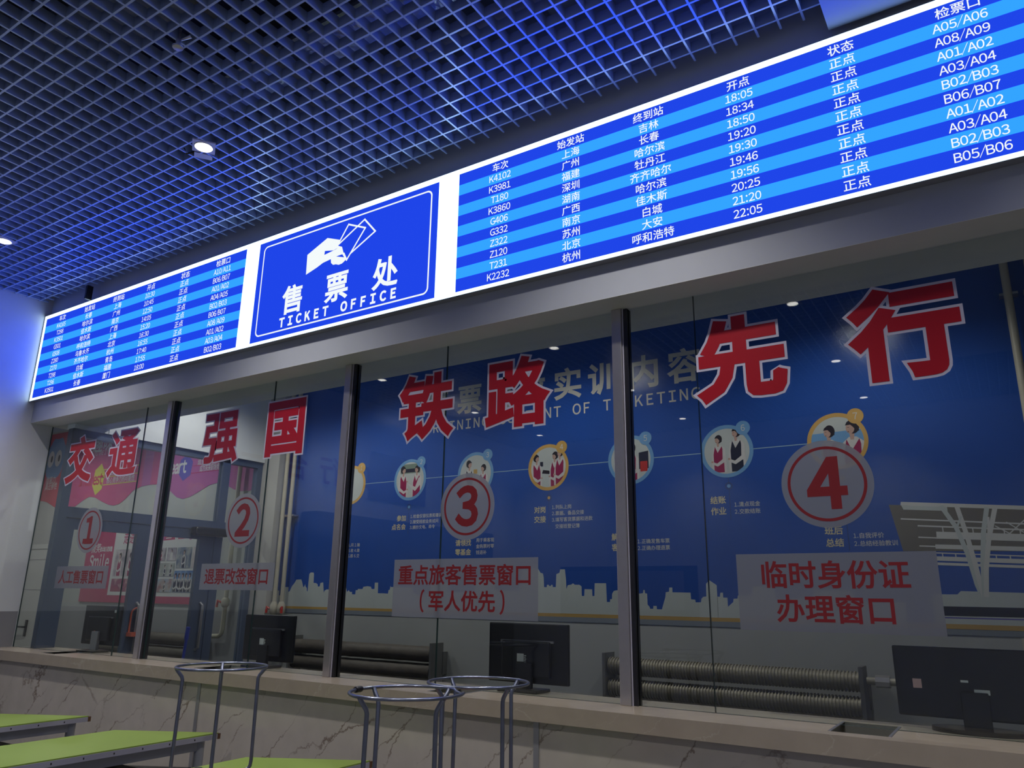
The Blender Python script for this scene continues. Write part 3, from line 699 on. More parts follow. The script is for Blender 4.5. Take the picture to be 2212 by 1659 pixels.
for i, (rx, z, heads, items) in enumerate(CAPS):
    m = MB(); y = YM-0.0010
    for k, hh in enumerate(heads): m.text(hh, rx, z-0.080*k, 0.058, y, 0, 'R', bold=0.022)
    for lx, lz, s_ in items: m.text(s_, lx, lz, 0.038, y, 1, 'L', bold=0.008, adv=0.6)
    lx = rx+0.028
    m.flat([(lx-0.002, 1.87 if i % 2 == 0 else 2.10), (lx+0.002, 1.87 if i % 2 == 0 else 2.10), (lx+0.002, 2.41), (lx-0.002, 2.41)], y+0.0002, 2)
    if i: m.ring(lx, 2.347, 0.020, 0.027, y, 2, 24); m.disc(lx, 2.347, 0.013, y, 3, 20)
    c_ = m.build('caption', [MGOLD, MWHITE, MDARKL, RINGO if i in (3, 6) else RINGB], mu)
# station canopy and train at the right end
ca = MB(); y = YM-0.0009
ca.flat([(-0.627, 2.157), (0.75, 2.060), (0.75, 1.835), (-0.576, 1.862)], y, 0)
ca.flat([(-0.56, 2.150), (-0.555, 2.172), (0.75, 2.055), (0.75, 2.030)], y-0.0002, 1)
ca.flat([(-0.555, 2.149), (-0.30, 2.128), (-0.30, 2.102), (-0.545, 2.122)], y-0.0001, 2)
for kk, ((ax, az), (bx, bz), w) in enumerate([((-0.563, 2.064), (0.75, 1.950), 0.009), ((-0.472, 2.017), (0.75, 1.920), 0.009), ((-0.477, 1.946), (-0.358, 1.937), 0.008), ((-0.477, 1.892), (-0.38, 1.886), 0.008), ((-0.395, 1.848), (0.75, 1.780), 0.007),
                              ((-0.358, 1.955), (0.75, 1.885), 0.042), ((-0.380, 1.886), (0.75, 1.825), 0.026), ((-0.394, 1.814), (0.75, 1.755), 0.026), ((-0.391, 1.782), (0.75, 1.725), 0.016),
                              ((0.0, 2.02), (0.10, 1.94), 0.006), ((0.09, 2.03), (-0.02, 1.93), 0.006), ((-0.06, 2.0), (0.04, 1.93), 0.006), ((0.30, 2.0), (0.40, 1.92), 0.006), ((0.40, 2.0), (0.30, 1.91), 0.006)]):
    ca.stroke([(ax, az), (bx, bz)], w, y-0.0003-0.00001*kk, 1)
for q in range(7): ca.stroke([(-0.34+0.08*q, 2.0-0.006*q), (-0.34+0.08*q, 1.96-0.006*q)], 0.006, y-0.0003, 1); ca.stroke([(-0.36+0.07*q, 1.846-0.004*q), (-0.36+0.07*q, 1.822-0.004*q)], 0.006, y-0.0003, 1)
for k, br in enumerate([[(-0.328, 2.124), (-0.267, 2.002), (-0.226, 1.838), (-0.200, 1.660), (-0.185, 1.60)], [(-0.246, 2.12), (-0.217, 1.957), (-0.195, 1.789), (-0.182, 1.652), (-0.175, 1.60)],
                        [(-0.093, 2.101), (-0.127, 1.962), (-0.153, 1.789), (-0.166, 1.652), (-0.170, 1.60)], [(-0.051, 2.099), (-0.104, 1.926), (-0.140, 1.754), (-0.160, 1.60)], [(-0.262, 2.0), (-0.235, 2.06)], [(-0.105, 1.93), (-0.09, 2.05)]]):
    ca.stroke(br, 0.026 if k < 4 else 0.012, y-0.0006-0.0001*k, 2 if k % 2 == 0 else 1)
ca.build('station_canopy', [BROWN, MWHITE, MPALE], mu)
tr = MB()
tr.flat([(-0.45, 1.60), (-0.31, 1.60), (-0.29, 1.620), (0.90, 1.590), (0.90, 1.40), (-0.45, 1.40)], y-0.0006, 0)
tr.flat([(-0.40, 1.530), (0.90, 1.522), (0.90, 1.472), (-0.40, 1.474)], y-0.0008, 1)
tr.flat([(-0.40, 1.467), (0.90, 1.462), (0.90, 1.455), (-0.40, 1.460)], y-0.0008, 2)
tr.flat([(-0.45, 1.400), (0.90, 1.396), (0.90, 1.424), (-0.45, 1.428)], y-0.0008, 3)
tr.build('train', [MPALE, NAVY, HEXB, MORANGE], mu)

# ------------------------------------------------------------------ radiators, pipes in the office
def radiator(x0, x1, zs, r, lab, mat, fins, step=0.021):
    t = thing('radiator', ((x0+x1)/2, 5.33, min(zs)-r), lab, 'radiator', 'finned tube radiators')
    for z in zs:
        m = MB(); n = 18; prof = []; x = x0+0.02
        pts = []; rad = []
        while x < x1-0.02:
            if fins:
                pts += [(x, 5.33, z), (x+step*0.30, 5.33, z), (x+step*0.34, 5.33, z), (x+step*0.95, 5.33, z)]; rad += [r, r, r*0.86, r*0.86]
            else:
                pts.append((x, 5.33, z)); rad.append(r*(0.97+0.05*random.random()))
            x += step
        m.tube(pts, rad, n); m.build('finned_tube', mat, t)
    for x in (x0, x1):
        MB().box(x-0.012, x+0.012, 5.25, 5.41, min(zs)-r-0.03, max(zs)+r+0.03).build('end_plate', PLATE, t)
        MB().box(x-0.02, x+0.02, 5.40, 5.458, min(zs)-0.02, max(zs)+0.02).build('wall_bracket', PLATE, t)
    return t
radiator(-2.595, -0.870, (1.075, 0.930), 0.062, 'ribbed steel radiator on the back wall behind the third post', RADM, True)
radiator(-5.93, -4.20, (1.070, 0.930), 0.064, 'dark wrapped radiator on the back wall between second and third windows', RADD, False, 0.06)
radiator(-9.25, -7.42, (1.050, 0.910), 0.066, 'dark radiator in the side room below the photo poster', RADD, False, 0.06)
for k, (xb, lab) in enumerate([(-6.345, 'cream riser pipe with red valve beside the pillar, left of its pair'), (-6.235, 'cream riser pipe with red valve beside the pillar, right of its pair')]):
    t = thing('riser_pipe', (xb, 5.38, 0.9), lab, 'pipe', 'cream riser pipes')
    MB().tube([(xb, 5.38, 0.9), (xb, 5.38, 3.775)], 0.022, 12).build('pipe', PIPE, t)
    MB().tube([(xb, 5.38, 1.345), (xb, 5.38, 1.365), (xb, 5.38, 1.43), (xb, 5.38, 1.47)], [0.024, 0.040, 0.040, 0.024], 12).build('valve_body', PIPE, t)
    sg = -1 if k == 0 else 1
    MB().tube([(xb+sg*0.03, 5.35, 1.40), (xb+sg*0.055, 5.34, 1.42), (xb+sg*0.058, 5.335, 1.36)], 0.013, 8).build('valve_handle', VALVE, t)
    MB().box(xb-0.05, xb+0.05, 5.385, 5.455, 2.325, 2.340).build('pipe_clip', STEEL, t)
for k, (xb, lab) in enumerate([(0.205, 'cream riser pipe on the mural at the right, left of its pair'), (0.335, 'cream riser pipe on the mural at the right, right of its pair')]):
    t = thing('riser_pipe', (xb, 5.38, 0.9), lab, 'pipe', 'cream riser pipes')
    MB().tube([(xb-0.03, 5.38, 0.9), (xb, 5.38, 3.775)], 0.024, 12).build('pipe', PIPE, t)
    for z in (3.42, 2.31): MB().box(xb-0.05, xb+0.05, 5.385, 5.452, z, z+0.015).build('pipe_clip', STEEL, t)
t = thing('supply_pipe', (-0.84, 5.33, 1.10), 'short cream supply pipe leaving the ribbed radiator at its right end', 'pipe')
MB().tube([(-0.85, 5.33, 1.085), (0.20, 5.33, 1.085)], 0.022, 10).build('pipe', PIPE, t)
MB().tube([(-0.80, 5.33, 1.085), (-0.72, 5.33, 1.085)], 0.036, 8).build('union', STEEL, t)
tag(MB().box(-0.02, 0.03, 5.452, 5.459, 0.9, 1.36).build('cable_duct', PIPE, origin=(0, 5.455, 0.9)), 'thin pale cable duct below the train on the mural', 'trunking')

# ------------------------------------------------------------------ glazed partition to the side room
XP = -6.72
pt = thing('glazed_partition', (XP, 4.3, ZF), 'slate framed glass partition with doors between office and side room', 'partition')
D = 0.035
fr = MB()
for y0, y1 in ((3.605, 3.67), (3.30, 3.37), (4.846, 4.935), (5.275, 5.338)): fr.box(XP-D, XP+D, y0, y1, ZF, 2.905)
fr.box(XP-D, XP+D, 3.30, 5.338, 2.842, 2.905); fr.box(XP-D, XP+D, 3.30, 5.338, 2.160, 2.238)
fr = MB()
for y0, y1 in ((3.30, 3.37), (4.846, 4.935), (5.275, 5.338)): MB().box(XP-D, XP+D, y0, y1, ZF, 2.905).build('frame_post', SLATE, pt)
MB().box(XP-D, XP+D, 3.37, 5.275, 2.842, 2.905).build('top_rail', SLATE, pt)
MB().box(XP-D+0.002, XP+D-0.002, 3.37, 5.275, 2.150, 2.238).build('transom', SLATE, pt)
for y0, y1 in ((3.37, 4.846), (4.935, 5.275)): MB().box(XP-0.004, XP+0.004, y0, y1, 2.238, 2.842).build('glass_pane', GLASS, pt)
MB().box(XP-0.004, XP+0.004, 4.935, 5.275, 0.2, 2.15).build('glass_pane', GLASS, pt)
for y0, y1 in ((3.372, 4.190), (4.196, 4.844)):
    d = MB()
    d.box(XP-0.025, XP+0.025, y0, y0+0.085, 0.06, 2.146).box(XP-0.025, XP+0.025, y1-0.16, y1, 0.06, 2.146)
    d.box(XP-0.0245, XP+0.0245, y0+0.085, y1-0.16, 2.055, 2.146).box(XP-0.0245, XP+0.0245, y0+0.085, y1-0.16, 0.06, 0.26)
    d = d.build('door_leaf', SLATE, pt)
    MB().box(XP-0.004, XP+0.004, y0+0.085, y1-0.16, 0.26, 2.055).build('door_glass', GLASS, d)
    yh = y1-0.07
    MB().tube([(XP+0.025, yh, 1.02), (XP+0.065, yh, 1.04), (XP+0.065, yh, 1.43), (XP+0.025, yh, 1.45)], 0.014, 10).build('pull_handle', STEEL, d)
t = tag(MB().tube([(XP+0.065+0.03*math.cos(a), 4.12+0.045*math.cos(a), 1.36+0.05*math.sin(a)) for a in [PI*k/8 for k in range(9)]]+[(XP+0.035, 4.075, 1.20)], 0.008, 8).tube([(XP+0.095, 4.165, 1.36), (XP+0.095, 4.165, 1.20)], 0.008, 8).box(XP+0.02, XP+0.105, 4.06, 4.18, 1.165, 1.20).build('shackle_lock', REDLAMP, origin=(XP+0.06, 4.12, 1.165)), 'orange shackle lock hanging on the partition door handle', 'lock')
t = tag(MB().box(XP+0.04, XP+0.14, 4.55, 4.93, 2.085, 2.165).build('door_closer', BLACKP, origin=(XP+0.09, 4.74, 2.085), bevel=0.02), 'dark door closer box on the partition transom beside the circled 2', 'door closer')
t = thing('broom', (-6.02, 4.30, ZF), 'blue handled broom standing behind the worktop left of the second post', 'broom')
MB().tube([(-6.10, 4.20, 0.25), (-6.014, 4.2, 1.254)], 0.012, 8).build('handle', BROOMB, t)
MB().tube([(-6.025, 4.2, 1.16), (-6.014, 4.2, 1.262)], 0.018, 8).build('grip', BROOMB, t)
MB().box(-6.25, -5.95, 4.17, 4.23, ZF, 0.28).build('brush', BROOMG, t)

struct('wall_partition', MB().box(XP-0.06, XP+0.06, 3.605, 5.338, 2.906, 3.775).box(XP-0.06, XP+0.06, 3.30, 3.598, 2.906, 2.944), WHITE, 'white plastered wall above the glazed partition', 'wall')

# ------------------------------------------------------------------ side room wall
K = 5.46/5.117
PW = lambda x, z: (x*K, 1.55+(z-1.55)*K)
YW = YB-0.004
wave = [(-11.25, 2.70), (-10.95, 2.705), (-10.819, 2.698), (-10.707, 2.679), (-10.455, 2.591), (-10.35, 2.585), (-10.227, 2.606), (-10.10, 2.588), (-9.977, 2.584), (-9.808, 2.652), (-9.679, 2.691), (-9.536, 2.674), (-9.384, 2.62), (-9.205, 2.566), (-9.085, 2.551), (-8.973, 2.566), (-8.859, 2.616), (-8.716, 2.711), (-8.561, 2.749), (-8.387, 2.758), (-8.24, 2.752), (-8.10, 2.72), (-7.965, 2.656), (-7.834, 2.58), (-7.717, 2.554), (-7.598, 2.566), (-7.44, 2.616), (-7.264, 2.679), (-7.107, 2.697), (-6.94, 2.65), (-6.844, 2.608), (-6.73, 2.581), (-6.589, 2.575), (-6.40, 2.60)]
pmu = thing('wall_mural', (-9.6, YW, 2.8), 'pink wavy printed mural on the side room wall behind the partition', 'mural')
m = MB()
for i in range(len(wave)-1):
    a_, b_ = PW(*wave[i]), PW(*wave[i+1])
    mid = (wave[i][0]+wave[i+1][0])/2
    m.flat([a_, b_, (b_[0], 3.75), (a_[0], 3.75)], YW, 1 if mid < -10.45 else (2 if (-8.60 < mid < -8.44 or mid > -8.10) else 0))
m.build('wave', [PINK, MRED, PINKP], pmu)
m = MB(); y = YW-0.001
bx, bz = PW(-10.68, 3.27)
m.flat([(bx+0.27*(1+0.10*math.sin(5*a))*math.cos(a), bz+0.30*(1+0.07*math.cos(6*a))*math.sin(a)) for a in [2*PI*k/48 for k in range(48)]], y, 0)
for dx in (-0.12, 0.08): m.disc(bx+dx, bz-0.01, 0.085, y-0.0004, 1, 28, 0.12); m.disc(bx+dx+0.02, bz-0.01, 0.03, y-0.0008, 2, 20, 0.05)
m.build('blob_figure', [BLOB, POSTW, HAIR], pmu)
m = MB()
def hexa(cx, cz, rx, rz, mi, yy): m.flat([(cx+rx*math.sin(a), cz+rz*math.cos(a)) for a in [2*PI*k/6+0.15 for k in range(6)]], yy, mi)
hx, hz = PW(-9.52, 2.90); hexa(hx, hz, 0.145, 0.215, 0, y)
hx2, hz2 = PW(-7.735, 2.91); hexa(hx2, hz2, 0.145, 0.165, 1, y)
qx, qz = PW(-8.50, 3.28); m.flat([(qx-0.12, qz+0.1), (qx, qz-0.06), (qx+0.18, qz-0.04), (qx+0.17, qz+0.18), (qx+0.02, qz+0.22)], y, 2)
m.flat([(qx-0.14, qz+0.1), (qx-0.06, qz+0.06), (qx+0.06, qz+0.22), (qx-0.02, qz+0.24)], y-0.0004, 3)
for za in (3.015, 2.918, 2.820):
    a_, b_ = PW(-9.45, za), PW(-8.645, za); m.flat([(a_[0], a_[1]-0.006), (b_[0], b_[1]-0.006), (b_[0], b_[1]+0.006), (a_[0], a_[1]+0.006)], y, 0)
for za, xa in ((2.915, -7.60), (2.835, -7.62)):
    a_, b_ = PW(xa, za), PW(-7.10, za); m.flat([(a_[0], a_[1]-0.004), (b_[0], b_[1]-0.004), (b_[0], b_[1]+0.004), (a_[0], a_[1]+0.004)], y, 4)
m.build('hexagon_badge', [YELLOW, HEXB, PINKP, SLATE, MAGENTA], pmu)
m = MB(); yy = y-0.001
a_ = PW(-9.62, 3.36); m.text('趣味化', a_[0]+0.22, a_[1], 0.25, yy, 0, 'C', bold=0.02, slant=0.15)
a_ = PW(-9.60, 3.24); m.text('QU WEI HUA', a_[0]+0.12, a_[1], 0.085, yy, 0, 'C', adv=0.72, slant=0.2)
a_ = PW(-9.69, 2.905); m.text('Interest', a_[0]+0.005, a_[1], 0.20, yy, 1, 'C', bold=0.03, adv=0.46, sx=0.8)
m2 = PW(-9.33, 2.967); m.text('社会分工使自己成为', m2[0], m2[1], 0.085, yy, 0, 'L', bold=0.01, sx=0.8)
m2 = PW(-9.33, 2.868); m.text('核心竞争力的可能性', m2[0], m2[1], 0.090, yy, 0, 'L', bold=0.01, sx=0.8)
a_ = PW(-7.90, 2.925); m.text('heart', a_[0], a_[1], 0.21, yy, 0, 'C', bold=0.03, adv=0.5, sx=0.75)
a_ = PW(-7.52, 2.952); m.text('成员公认可', a_[0], a_[1], 0.085, yy, 0, 'L', bold=0.01, sx=0.85)
a_ = PW(-7.47, 2.875); m.text('成为未来职场竞争力', a_[0], a_[1], 0.085, yy, 0, 'L', bold=0.01, sx=0.62)
a_ = PW(-10.82, 2.975); m.text('给能力', a_[0], a_[1], 0.11, yy, 0, 'L', bold=0.01, sx=0.8)
a_ = PW(-10.82, 2.885); m.text('具迁移性', a_[0], a_[1], 0.11, yy, 0, 'L', bold=0.01, sx=0.75)
m.build('lettering', [POSTW, MRED], pmu)

# magenta poster board with snapshots
def snap(board, x0, x1, z0, z1, c1, c2, c3, n=0, people=0, vest=None):
    k = len(MATS); mt = photomat('snapshot_%d' % k, c1, c2, c3, 9)
    a_, b_ = PW(x0, z0), PW(x1, z1)
    m = MB().flat([(a_[0], a_[1]), (b_[0], a_[1]), (b_[0], b_[1]), (a_[0], b_[1])], YW-0.016, 0)
    L = []
    for q in range(people):
        cxp = a_[0]+(b_[0]-a_[0])*(q+0.5)/people; hh = (b_[1]-a_[1])
        staff(L, cxp, a_[1]+hh*0.66, hh*0.46 if people < 4 else hh*0.50, 1 if q % 2 else -1, vest if vest is not None else 2)
    zlo = a_[1]+0.004
    for i_, (mi, q) in enumerate(L):
        q = [(min(max(u, a_[0]+0.003), b_[0]-0.003), min(max(v, zlo), b_[1]-0.003)) for u, v in q]
        m.flat(q, YW-0.0162-0.00002*i_, mi)
    P2 = list(PRN); P2[0] = mt
    m.build('snapshot', P2, board)
po = thing('poster_board', (-9.6, YB-0.01, 1.42), 'magenta poster board with Smile lettering seen under the circled 1', 'poster')
a_, b_ = PW(-9.51, 1.424), PW(-8.20, 2.27)
MB().box(a_[0], b_[0], YW-0.012, YB-0.0005, a_[1], b_[1]).build('board', MAGENTA, po)
c_, d_ = PW(-8.91, 1.505), PW(-8.22, 2.232)
MB().box(c_[0], d_[0], YW-0.015, YW-0.0125, c_[1], d_[1]).build('white_sheet', POSTW, po)
m = MB()
e_ = PW(-9.19, 1.885); m.text('Smile', e_[0], e_[1], 0.215, YW-0.0125, 0, 'C', bold=0.022, adv=0.62, sx=0.78)
e_ = PW(-9.29, 2.045); m.text('微笑', e_[0]-0.01, e_[1], 0.13, YW-0.0125, 0, 'C', bold=0.012, sx=0.8, slant=0.2)
e_ = PW(-9.205, 2.002); f_ = PW(-8.95, 2.060); m.flat([e_, (f_[0], e_[1]), f_, (e_[0], f_[1])], YW-0.0124, 0)
m.text('在我心', (e_[0]+f_[0])/2, (e_[1]+f_[1])/2, 0.078, YW-0.013, 1, 'C', bold=0.01)
e_ = PW(-8.70, 2.145); m.text('走进企业', e_[0]+0.22, e_[1], 0.15, YW-0.0158, 1, 'C', bold=0.012, sx=0.85)
m.build('lettering', [POSTW, MAGENTA], po)
snap(po, -8.86, -8.42, 1.715, 2.02, (.25, .22, .25), (.42, .36, .40), (.55, .50, .50), people=2)
snap(po, -8.86, -8.42, 1.545, 1.69, (.35, .06, .12), (.25, .05, .12), (.5, .3, .3), people=0)
po2 = thing('poster_board', (-8.1, YB-0.01, 1.42), 'white poster board of staff photos with magenta foot, left of the circled 2', 'poster')
a_, b_ = PW(-8.15, 1.424), PW(-7.22, 2.20)
MB().box(a_[0], b_[0], YW-0.012, YB-0.0005, a_[1], b_[1]).build('board', POSTW, po2)
f0, f1 = PW(-8.15, 1.426), PW(-7.24, 1.500)
MB().flat([f0, (f1[0], f0[1]), f1, (f0[0], f1[1])], YW-0.0126).build('foot_band', MAGENTA, po2)
f0, f1 = PW(-8.15, 2.095), PW(-7.24, 2.165)
m = MB().flat([f0, (f1[0], f0[1]+0.03), (f1[0], f1[1]), (f0[0], f1[1]-0.01)], YW-0.0126, 0)
for q in range(3):
    hxp = f0[0]+0.2+0.27*q; m.disc(hxp, (f0[1]+f1[1])/2, 0.035, YW-0.0132, [2, 1, 2][q], 20)
    for j in range(2): m.flat([(hxp+0.06, f0[1]+0.025+0.022*j), (hxp+0.17, f0[1]+0.03+0.022*j), (hxp+0.17, f0[1]+0.042+0.022*j), (hxp+0.06, f0[1]+0.037+0.022*j)], YW-0.0132, 1)
m.disc(f0[0]+0.13, (f0[1]+f1[1])/2, 0.062, YW-0.0136, 2, 24)
m.build('header_band', [MAGENTA, POSTW, PINKP], po2)
snap(po2, -8.02, -7.87, 1.880, 2.020, (.16, .13, .16), (.38, .34, .36), (.5, .46, .46), people=1)
snap(po2, -7.838, -7.675, 1.880, 2.020, (.14, .13, .16), (.40, .36, .40), (.55, .5, .5), people=1, vest=4)
snap(po2, -7.655, -7.405, 1.800, 2.020, (.05, .08, .16), (.16, .20, .27), (.35, .36, .34), people=1, vest=8)
snap(po2, -7.385, -7.225, 1.800, 2.020, (.35, .28, .28), (.5, .44, .43), (.55, .5, .5), people=1, vest=2)
snap(po2, -8.02, -7.68, 1.713, 1.855, (.22, .24, .22), (.36, .38, .34), (.5, .5, .48), people=3, vest=8)
snap(po2, -7.665, -7.225, 1.548, 1.772, (.04, .12, .32), (.10, .22, .45), (.25, .36, .52), people=7, vest=8)
snap(po2, -7.96, -7.68, 1.546, 1.686, (.28, .08, .08), (.4, .35, .33), (.3, .38, .5), people=1, vest=8)
# tall red lettering right of the partition door
rl = thing('wall_lettering', (-7.65, YW, 1.44), 'large magenta letters running up the side room wall beside the pillar', 'sign')
for z0, z1, sl in ((1.93, 2.10, 1), (1.72, 1.885, 0), (1.44, 1.56, 1)):
    m = MB(); a_, b_ = PW(-7.31, z0), PW(-7.02, z1); w = b_[0]-a_[0]; hh = b_[1]-a_[1]
    if sl: m.flat([a_, (b_[0], a_[1]+hh*0.30), (b_[0], a_[1]+hh*0.62), (a_[0], a_[1]+hh*0.40)], YW-0.006); m.flat([(a_[0], a_[1]+hh*0.62), (b_[0], a_[1]+hh*0.70), (b_[0], b_[1]), (a_[0], b_[1]-hh*0.1)], YW-0.006)
    else: m.flat([a_, (b_[0], a_[1]), (b_[0], a_[1]+hh*0.45), (a_[0], a_[1]+hh*0.45)], YW-0.006); m.flat([(a_[0], a_[1]+hh*0.6), (b_[0], a_[1]+hh*0.75), b_, (a_[0], b_[1])], YW-0.006)
    m.build('letter', MAGENTA, rl)
t = thing('riser_pipe', (-7.20, 5.40, 0.9), 'cream pipe with red valve in front of the magenta letters', 'pipe', 'cream riser pipes')
MB().tube([(-7.145, 5.40, 3.77), (-7.145, 5.40, 1.18), (-7.16, 5.40, 1.125), (-7.20, 5.40, 1.105), (-7.34, 5.40, 1.10)], 0.024, 10).build('pipe', PIPE, t)
MB().tube([(-7.145, 5.40, 1.40), (-7.145, 5.40, 1.42), (-7.145, 5.40, 1.48), (-7.145, 5.40, 1.50)], [0.026, 0.042, 0.042, 0.026], 10).build('valve_body', PIPE, t)
MB().tube([(-7.18, 5.37, 1.45), (-7.22, 5.36, 1.47), (-7.225, 5.355, 1.40)], 0.013, 8).build('valve_handle', VALVE, t)
# pale panelled door at the far left of the side room
d = struct('door_1', MB().box(-12.05, -11.06, 5.41, 5.455, ZF, 2.10).box(-12.05, -11.06, 5.40, 5.411, 2.10, 2.16), LEAF, 'pale panelled metal door at the far left of the side room', 'door')
for z in (1.55, 1.95): MB().box(-12.04, -11.07, 5.407, 5.4095, z, z+0.008).build('panel_seam', DADO, d)
MB().box(-11.30, -11.255, 5.395, 5.41, 0.95, 1.16).tube([(-11.28, 5.36, 1.07), (-11.45, 5.36, 1.07)], 0.012, 8).tube([(-11.28, 5.41, 1.07), (-11.28, 5.35, 1.07)], 0.012, 8).build('door_handle', DSTEEL, d)
struct('trim_3', MB().box(-11.02, -10.66, 5.40, 5.457, ZF, 2.50), PILLAR, 'cream jamb post beside the pale door in the side room', 'post')

# ------------------------------------------------------------------ trapezoid tables and upturned stools
TZ = 0.80
def table(x0, y0, lab):
    t = thing('trapezoid_table', (0, 0, 0), lab, 'table', 'lime green trapezoid tables')
    P = [(0, 0), (-0.525, -0.30), (-0.525, -0.90), (0, -1.20)]
    Q = [(-0.004, -0.010), (-0.521, -0.305), (-0.521, -0.895), (-0.004, -1.19)]
    MB().prism(Q, -0.006, 0.0).build('laminate_top', LIME, t)
    MB().prism(P, -0.032, -0.0065).build('edging', TEDGE, t)
    MB().prism([(0.001, 0.002), (-0.022, -0.011), (-0.022, -0.02), (0.001, -0.016)], -0.0325, -0.004).build('chipped_corner', TWOOD, t)
    h = MB()
    for k in range(7): h.box(0.0, 0.0008, -0.16-0.15*k-0.002, -0.16-0.15*k+0.004, -0.023, -0.015)
    h.build('screw_hole', BLACKP, t)
    r = MB()
    L = [(-0.055, -0.085), (-0.475, -0.325), (-0.475, -0.875), (-0.055, -1.115)]
    for i in range(4):
        a_, b_ = Vector((*L[i], 0)), Vector((*L[(i+1) % 4], 0)); dv = (b_-a_).normalized(); nv = Vector((-dv.y, dv.x, 0))*0.012
        r.prism([(p.x, p.y) for p in (a_+nv, a_-nv, b_-nv, b_+nv)], -0.085, -0.0325)
    r.build('apron', TLEG, t)
    for lx, ly in L: MB().tube([(lx, ly, -0.033), (lx, ly, -(TZ-ZF))], 0.026, 16).build('leg', TLEG, t)
    MB().prism([(-0.06, -0.12), (-0.46, -0.34), (-0.46, -0.86), (-0.06, -1.08)], -0.175, -0.165).build('book_shelf', DSTEEL, t)
    t.location = (x0, y0, TZ)
    return t
T1 = table(-3.841, 2.966, 'lime green table in the foreground with screw marks along its pale edge')
for x0, y0, lab in ((-4.960, 2.855, 'lime green table furthest left, partly cut by the left edge'), (-2.663, 2.925, 'lime green table under the upturned stool with the red seat'), (-1.480, 2.90, 'lime green table under the pair of upturned stools, below the frame')):
    dup(T1, (x0, y0, TZ), lab)
t = thing('book', (-3.95, 2.30, 0.64), 'dark book with pale pages on the shelf of the foreground table', 'book', 'books under the tables')
MB().box(-4.16, -3.90, 2.22, 2.56, 0.636, 0.644).box(-4.16, -3.90, 2.22, 2.56, 0.664, 0.672).build('cover', BLACKP, t)
MB().box(-4.15, -3.905, 2.225, 2.555, 0.6441, 0.6639).build('pages', PAPER, t)
t = thing('book', (-5.2, 2.25, 0.64), 'black book on the shelf of the table furthest left', 'book', 'books under the tables')
MB().box(-5.30, -5.03, 2.10, 2.50, 0.636, 0.668).build('cover', BLACKP, t)

def stool(cx, cy, rot, lab, seat_red=True, sleeve=False, dent=False):
    """a round stool standing upside down: seat on the table, foot ring in the air"""
    t = thing('round_stool', (0, 0, 0), lab, 'stool', 'stools upturned on the tables')
    n = 40
    s = MB().lathe([(0.0, 0.001), (0.150, 0.001), (0.160, 0.008), (0.160, 0.026), (0.152, 0.036), (0.0, 0.040)], n=40)
    s.build('seat', REDSEAT if seat_red else BLACKP, t)
    MB().lathe([(0.0, 0.060), (0.016, 0.058), (0.020, 0.040)], (0.06, 0.05, 0), 12).build('screw_knob', BLACKP, t)
    for k in range(4):
        a_ = PI/2*k; c, s_ = math.cos(a_), math.sin(a_)
        pr = [(0.004, 0.050), (0.120, 0.050), (0.140, 0.054), (0.150, 0.066), (0.152, 0.085), (0.150, 0.24), (0.148, 0.402), (0.152, 0.415), (0.172, 0.440), (0.178, 0.450)]
        MB().tube([(r*c, r*s_, z) for r, z in pr], 0.0074, 10).build('leg', CHROME, t)
    ring = []
    for k in range(n):
        a_ = 2*PI*k/n; z = 0.452; r = 0.180
        if dent and abs(((a_-math.radians(-28)+PI) % (2*PI))-PI) < 0.22: z -= 0.006; r -= 0.006
        ring.append((r*math.cos(a_), r*math.sin(a_), z))
    MB().tube(ring, 0.0054, 10, closed=True).build('foot_ring', CHROME, t)
    if sleeve:
        a0 = math.radians(108)
        MB().tube([(0.180*math.cos(a0+q), 0.180*math.sin(a0+q), 0.452) for q in (0, .05, .1, .15, .2)], [0.009, 0.0105, 0.0095, 0.0105, 0.009], 10).build('tape_sleeve', BLACKP, t)
    t.location = (cx, cy, TZ); t.rotation_euler = (0, 0, rot)
    return t
stool(-2.842, 2.168, math.atan2(2.168, -2.842), 'upturned round stool with red seat, left of the three in the foreground')
stool(-1.677, 1.985, math.radians(78), 'upturned stool with black tape on its ring, front of the overlapping pair', sleeve=True, dent=True)
stool(-1.672, 2.372, math.radians(70), 'upturned stool with clean ring, rear of the overlapping pair')

# ------------------------------------------------------------------ ceiling fittings
def downlight(x, y, rot, lab, z=ZC, box=False):
    t = thing('downlight', (0, 0, 0), lab, 'lamp', 'hall downlights in the grid ceiling')
    n = 28
    sq = MB().box(-0.062, 0.062, -0.062, 0.062, -0.004, 0.004).build('plate', LAMPB, t)
    MB().lathe([(0.046, -0.004), (0.050, -0.008), (0.054, -0.004)], n=n).build('trim_ring', LAMPB, t)
    m = MB(); m.add([(0.045*math.cos(2*PI*k/n), 0.045*math.sin(2*PI*k/n), -0.0086) for k in range(n)], [tuple(range(n-1, -1, -1))]); m.build('lens', LENS, t)
    MB().lathe([(0.0, 0.08), (0.045, 0.075), (0.055, 0.004)], n=20).build('housing', LAMPB, t)
    if box:
        MB().box(-0.05, 0.05, 0.085, 0.14, 0.0, 0.035).build('driver_box', LAMPB, t)
        MB().tube([(-0.05, 0.11, 0.015), (-0.09, 0.12, 0.0), (-0.11, 0.10, 0.02)], 0.006, 8).build('cable', BLACKP, t)
    t.location = (x, y, z); t.rotation_euler = (0, 0, rot)
    lamp('hall_lamp', (x, y, z-0.03), HALL_W, WARM)
    return t
DL0 = downlight(-3.605, 2.23, math.radians(56), 'square downlight with driver box in the grid ceiling, upper left', box=True)
DL1 = downlight(-5.94, 2.21, math.radians(10), 'square downlight in the grid ceiling at the left edge')
ROWN = {0.13: 'front', -1.78: 'middle', -3.55: 'rear'}
